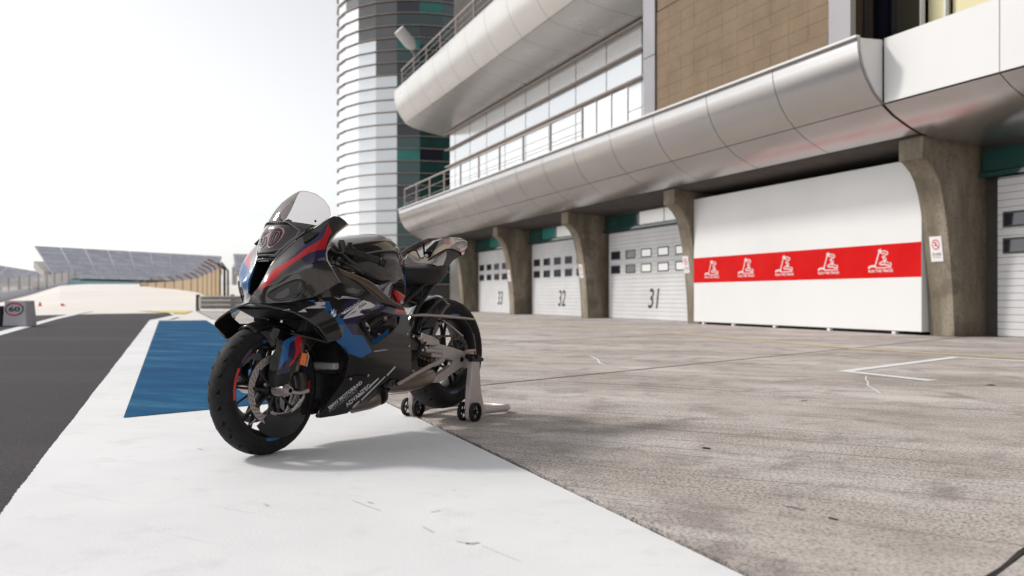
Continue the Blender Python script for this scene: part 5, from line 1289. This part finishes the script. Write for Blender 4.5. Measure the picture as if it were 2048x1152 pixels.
# hugger
mb = MB(); rws = []
for i in range(15):
    a = math.radians(84-i*4.6); r0 = .352+.012*math.sin(math.pi*i/14)
    r = []
    for k in range(-8, 9):
        q = k/8; rr_ = r0-.10*abs(q)**3*(.45+.55*min(1, i/8)); r.append((rr_*math.cos(a), .112*q, .386+rr_*math.sin(a)))
    rws.append(r)
mb.grid(rws[2:]); o = mb.build('rear_hugger', 'gloss_black', bike, True, 80); so = o.modifiers.new('s', 'SOLIDIFY'); so.thickness = .004; so.offset = 0
plate('hugger_side', [(846, 655.6), (854, 642), (868, 624), (873, 616), (878, 620), (880, 626), (876, 640), (868, 655)], .118, .006, 'satin_black', bev=.002)
# swingarm
arm = [(843.7, 710), (848.6, 706), (860, 700), (868, 693), (875, 687), (890, 690), (910, 696), (931, 703), (948, 701), (950, 716), (944, 732), (930, 738), (925, 734), (905, 748), (886, 762), (878, 765.5), (860, 766), (842, 764), (826, 761), (832, 753), (843, 751), (869, 753.5), (888, 742), (905, 730), (908, 722), (900, 719), (870, 715)]
plate('swingarm', arm, .155, .040, 'alu_light', bev=.007)
arm2 = plate('swingarm', arm, .155, .040, 'alu_light', bev=.007); arm2.location = (0, -.27, 0)
tube_px('swingarm_brace', [(812, 700, .0), (850, 705, .05), (866, 706, .12)], .03, 'dark_metal')
tube_px('chain_guard', [(815, 631.5, .125), (845, 630, .128), (890, 632.5, .13), (925, 636, .13), (948, 638.5, .13)], [.010, .014, .016, .013, .010], 'alu_light', flat=.6)
tube_px('guard_stay', [(885, 640, .125), (905, 655, .125), (925, 672, .125)], .006, 'alu')
tube_px('axle_adjuster', [(931, 703.5, .16), (942, 701.5, .165), (950, 700.5, .17)], [.012, .009, .007], 'alu_light')
for u, v, r_, m_ in ((941, 715, .024, 'alu'), (941, 715, .013, 'alu_light'), (923, 719, .014, 'intake_black'), (934, 712, .009, 'dark_metal')):
    tube_px('axle_end', [(u, v, .150), (u+5, v+.7, .172 if r_ > .02 else .182)] if m_ != 'intake_black' else [(u, v, .157), (u+.4, v, .159)], r_, m_, n=20)
# footrest, gear linkage, heel plate
plate('heel_plate', [(842.5, 682), (846, 666), (852, 668), (866, 673), (878, 680), (880, 688), (868, 691), (845, 689)], .17, .012, 'alu', bev=.004)
plate('footrest_bracket', [(818, 668), (840, 672), (852, 690), (866, 700), (862, 716), (846, 712), (832, 702), (820, 700)], .165, .014, 'dark_metal', bev=.004)
tube_px('footrest', [(852, 701, .175), (868, 701.5, .21), (887, 704, .26)], [.012, .014, .015], 'alu_light')
tube_px('gear_linkage', [(796, 768, .19), (806, 762, .2), (830, 748, .21), (862, 731, .215), (872, 727, .217)], [.010, .011, .011, .011, .013], 'alu_light')
tube_px('gear_tip', [(868, 729, .215), (879, 723, .218), (886, 719, .22)], [.015, .016, .014], 'alu_light')
tube_px('shift_rod', [(822, 724, .16), (834, 706, .17), (852, 684, .175)], .006, 'satin_black')
tube_px('cable_loom', [(815, 668, .17), (830, 671, .18), (842, 688, .17), (836, 712, .17), (818, 726, .16)], .007, 'satin_black')
for k, (u, v) in enumerate(((826, 672), (838, 677), (848, 681), (852, 695), (845, 700), (826, 742), (807, 741), (786, 748))):
    tube_px('bracket_bolt', [(u, v, .175), (u+1, v+.2, .183)], .007, 'alu_light' if k % 2 else 'alu')
mb = MB()
rg = random.Random(5)
for k in range(16):
    u = rg.uniform(768, 812); v = 790-(u-768)*.95+rg.uniform(-14, 8); v = min(v, 768); a = inv(u, v, rg.uniform(.10, .17)); q = rg.uniform(.010, .018)
    mb.tube([(a[0], a[1]-.02, a[2]), (a[0], a[1]+.012, a[2])], [q*1.2, q], 10)
mb.build('gearbox_fitting', 'engine', bike, True)
# exhaust
tube_px('exhaust_pipe', [(700, 812, .02), (716, 806, .06), (735, 800, .08), (752, 794, .095)], [.040, .045, .050, .048], 'titanium', n=24)
loft('exhaust_silencer', [(.66, .262, .050, .045, .045, .09), (.62, .262, .062, .055, .050, .10), (.52, .262, .072, .058, .052, .11), (.42, .272, .074, .056, .050, .115), (.34, .283, .068, .048, .042, .12), (.31, .287, .055, .034, .030, .12)], 'titanium', n=32, power=3.)
tube_px('exhaust_clamp', [(756, 789, .10), (760, 788, .10)], .056, 'dark_metal', n=24)
loft('underbody', [(1.0, .20, .10, .05, .05), (.90, .21, .13, .06, .06), (.75, .23, .13, .07, .07), (.62, .26, .11, .07, .05)], 'engine')
# handlebars
for sg in (1, -1):
    P = [(1.075, sg*.135, .925), (1.06, sg*.19, .923), (1.035, sg*.235, .915)]
    mb = MB(); mb.tube(P, .012, 10); mb.build('handlebar', 'dark_metal', bike, True)
    a, b = Vector(inv(708, 506, .235)), Vector(inv(758, 522, .315)); c = Vector(inv(771, 528, .335))
    if sg < 0: a.y, b.y, c.y = -a.y, -b.y, -c.y
    mb = MB(); mb.tube([a, a.lerp(b, .04), b], [.019, .0175, .0175], 18); g_ = mb.build('grip', 'grip_rubber', bike, True)
    mb = MB(); mb.tube([b, b.lerp(c, .15), c], [.015, .021, .018], 16); mb.build('bar_end', 'satin_black', bike, True)
    d = (b-a).normalized()
    mb = MB(); p = a-d*.02; mb.tube([p-d*.03, p-d*.028, p+d*.02, p+d*.022], [.012, .026, .026, .014], 12); q = p+Vector((0, 0, .022)); mb.tube([q, q+Vector((0, 0, .022))], [.014, .011], 8); mb.tube([p+Vector((.02, 0, .01)), p+Vector((.05, 0, .012))], [.014, .010], 8)
    mb.build('switch_cluster', 'satin_black', bike, True)
    l0 = a-d*.03+Vector((.035, 0, -.015)); l = [l0, l0+d*.05+Vector((.02, 0, -.02)), l0+d*.10+Vector((.012, 0, -.035)), l0+d*.135+Vector((-.002, 0, -.05)), l0+d*.145+Vector((-.01, 0, -.052))]
    mb = MB(); mb.tube(l, [.009, .008, .0065, .0065, .009], 8); mb.build('lever', 'dark_metal', bike, True)
    mb = MB(); p = l0+Vector((0, 0, .01)); mb.tube([p, p+Vector((.01, 0, .04)), p+Vector((.01, 0, .055))], [.016, .018, .013], 12); mb.build('fluid_reservoir' if sg < 0 else 'clutch_perch', 'dark_metal', bike, True)
tube_px('control_cable', [(672, 520, .20), (684, 522, .22), (700, 532, .2), (726, 548, .18)], .006, 'satin_black')
tube_px('yoke_clamp', [(660, 494, .15), (668, 500, .16), (676, 504, .17)], [.024, .022, .016], 'dark_metal')
tube_px('yoke_cap', [(664, 492, .15), (665, 486, .15)], [.016, .014], 'alu')

# ------------------------------------------------------------------ paddock stand
st = empty('paddock_stand', (R0[0], R0[1], 0), math.atan2(FW[1], FW[0])); tag(st, 'pale grey tubular paddock stand on small wheels lifting the rear of the motorcycle', 'paddock stand')
def stand_part(name, pts, r, m_='stand_paint', **k):
    mb = MB(); mb.tube(pts, r, 14, **k); return mb.build(name, m_, st, True, 50)
yn = .205; zb = .045
cx = .02
stand_part('base_tube', [(cx, -yn, zb), (-.10, -yn, zb), (-.36, -yn-.0, zb-.012), (-.42, -yn+.012, zb-.013), (-.447, -yn+.05, zb-.013), (-.45, 0, zb-.013), (-.447, yn-.05, zb-.013), (-.42, yn-.012, zb-.013), (-.36, yn, zb-.012), (-.10, yn, zb), (cx, yn, zb)], .0215)
for sg in (1, -1):
    y = sg*yn
    mb = MB()
    prof = [(-.055, .375), (.022, .375), (.035, .26), (.055, .13), (.055, .02), (.035, .0), (-.10, .02), (-.175, .035), (-.105, .075), (-.075, .16), (-.06, .27)]
    prof = [(x-.01, z) for x, z in prof]
    n = len(prof); th = .020
    mb.add([(x, y-th, z) for x, z in prof]+[(x, y+th, z) for x, z in prof], [tuple(range(n)), tuple(range(2*n-1, n-1, -1))]+[(i, i+n, (i+1) % n+n, (i+1) % n) for i in range(n)])
    bevel(mb.build('upright', 'stand_paint', st), .012, 4, 30)
    stand_part('hook', [(-.075, y+.012, .352), (.028, y+.012, .362)], .017, 'satin_black')
    stand_part('hook_spool', [(-.025, y-.05, .372), (-.025, y+.035, .372)], .013, 'satin_black')
    stand_part('hook_knob', [(-.07, y, .352), (-.095, y+.02, .352)], .010, 'satin_black')
    for dy in (-.040, .042):
        mb = MB(); mb.lathe([(.055, -.009), (.055, .009), (.042, .011), (.042, -.011)], (.02, y+dy, .055), 32, closed=True); w_ = mb.build('castor_wheel', 'rubber', st, True, 40)
        mb = MB(); mb.lathe([(.043, -.006), (.043, .006), (.038, .006), (.038, -.006)], (.02, y+dy, .055), 32, closed=True); mb.lathe([(.012, -.012), (.012, .012), (.002, .012), (.002, -.012)], (.02, y+dy, .055), 16, closed=True)
        for k in range(5):
            a = 2*math.pi*k/5+.3
            mb.tube([(.02+.008*math.cos(a), y+dy, .055+.008*math.sin(a)), (.02+.041*math.cos(a), y+dy, .055+.041*math.sin(a))], .0042, 6)
        mb.build('castor_hub', 'satin_black', w_, True, 40)
    mb = MB(); mb.tube([(.02, y-.055, .055), (.02, y+.058, .055)], .006, 8); mb.build('castor_axle', 'alu', st, True)
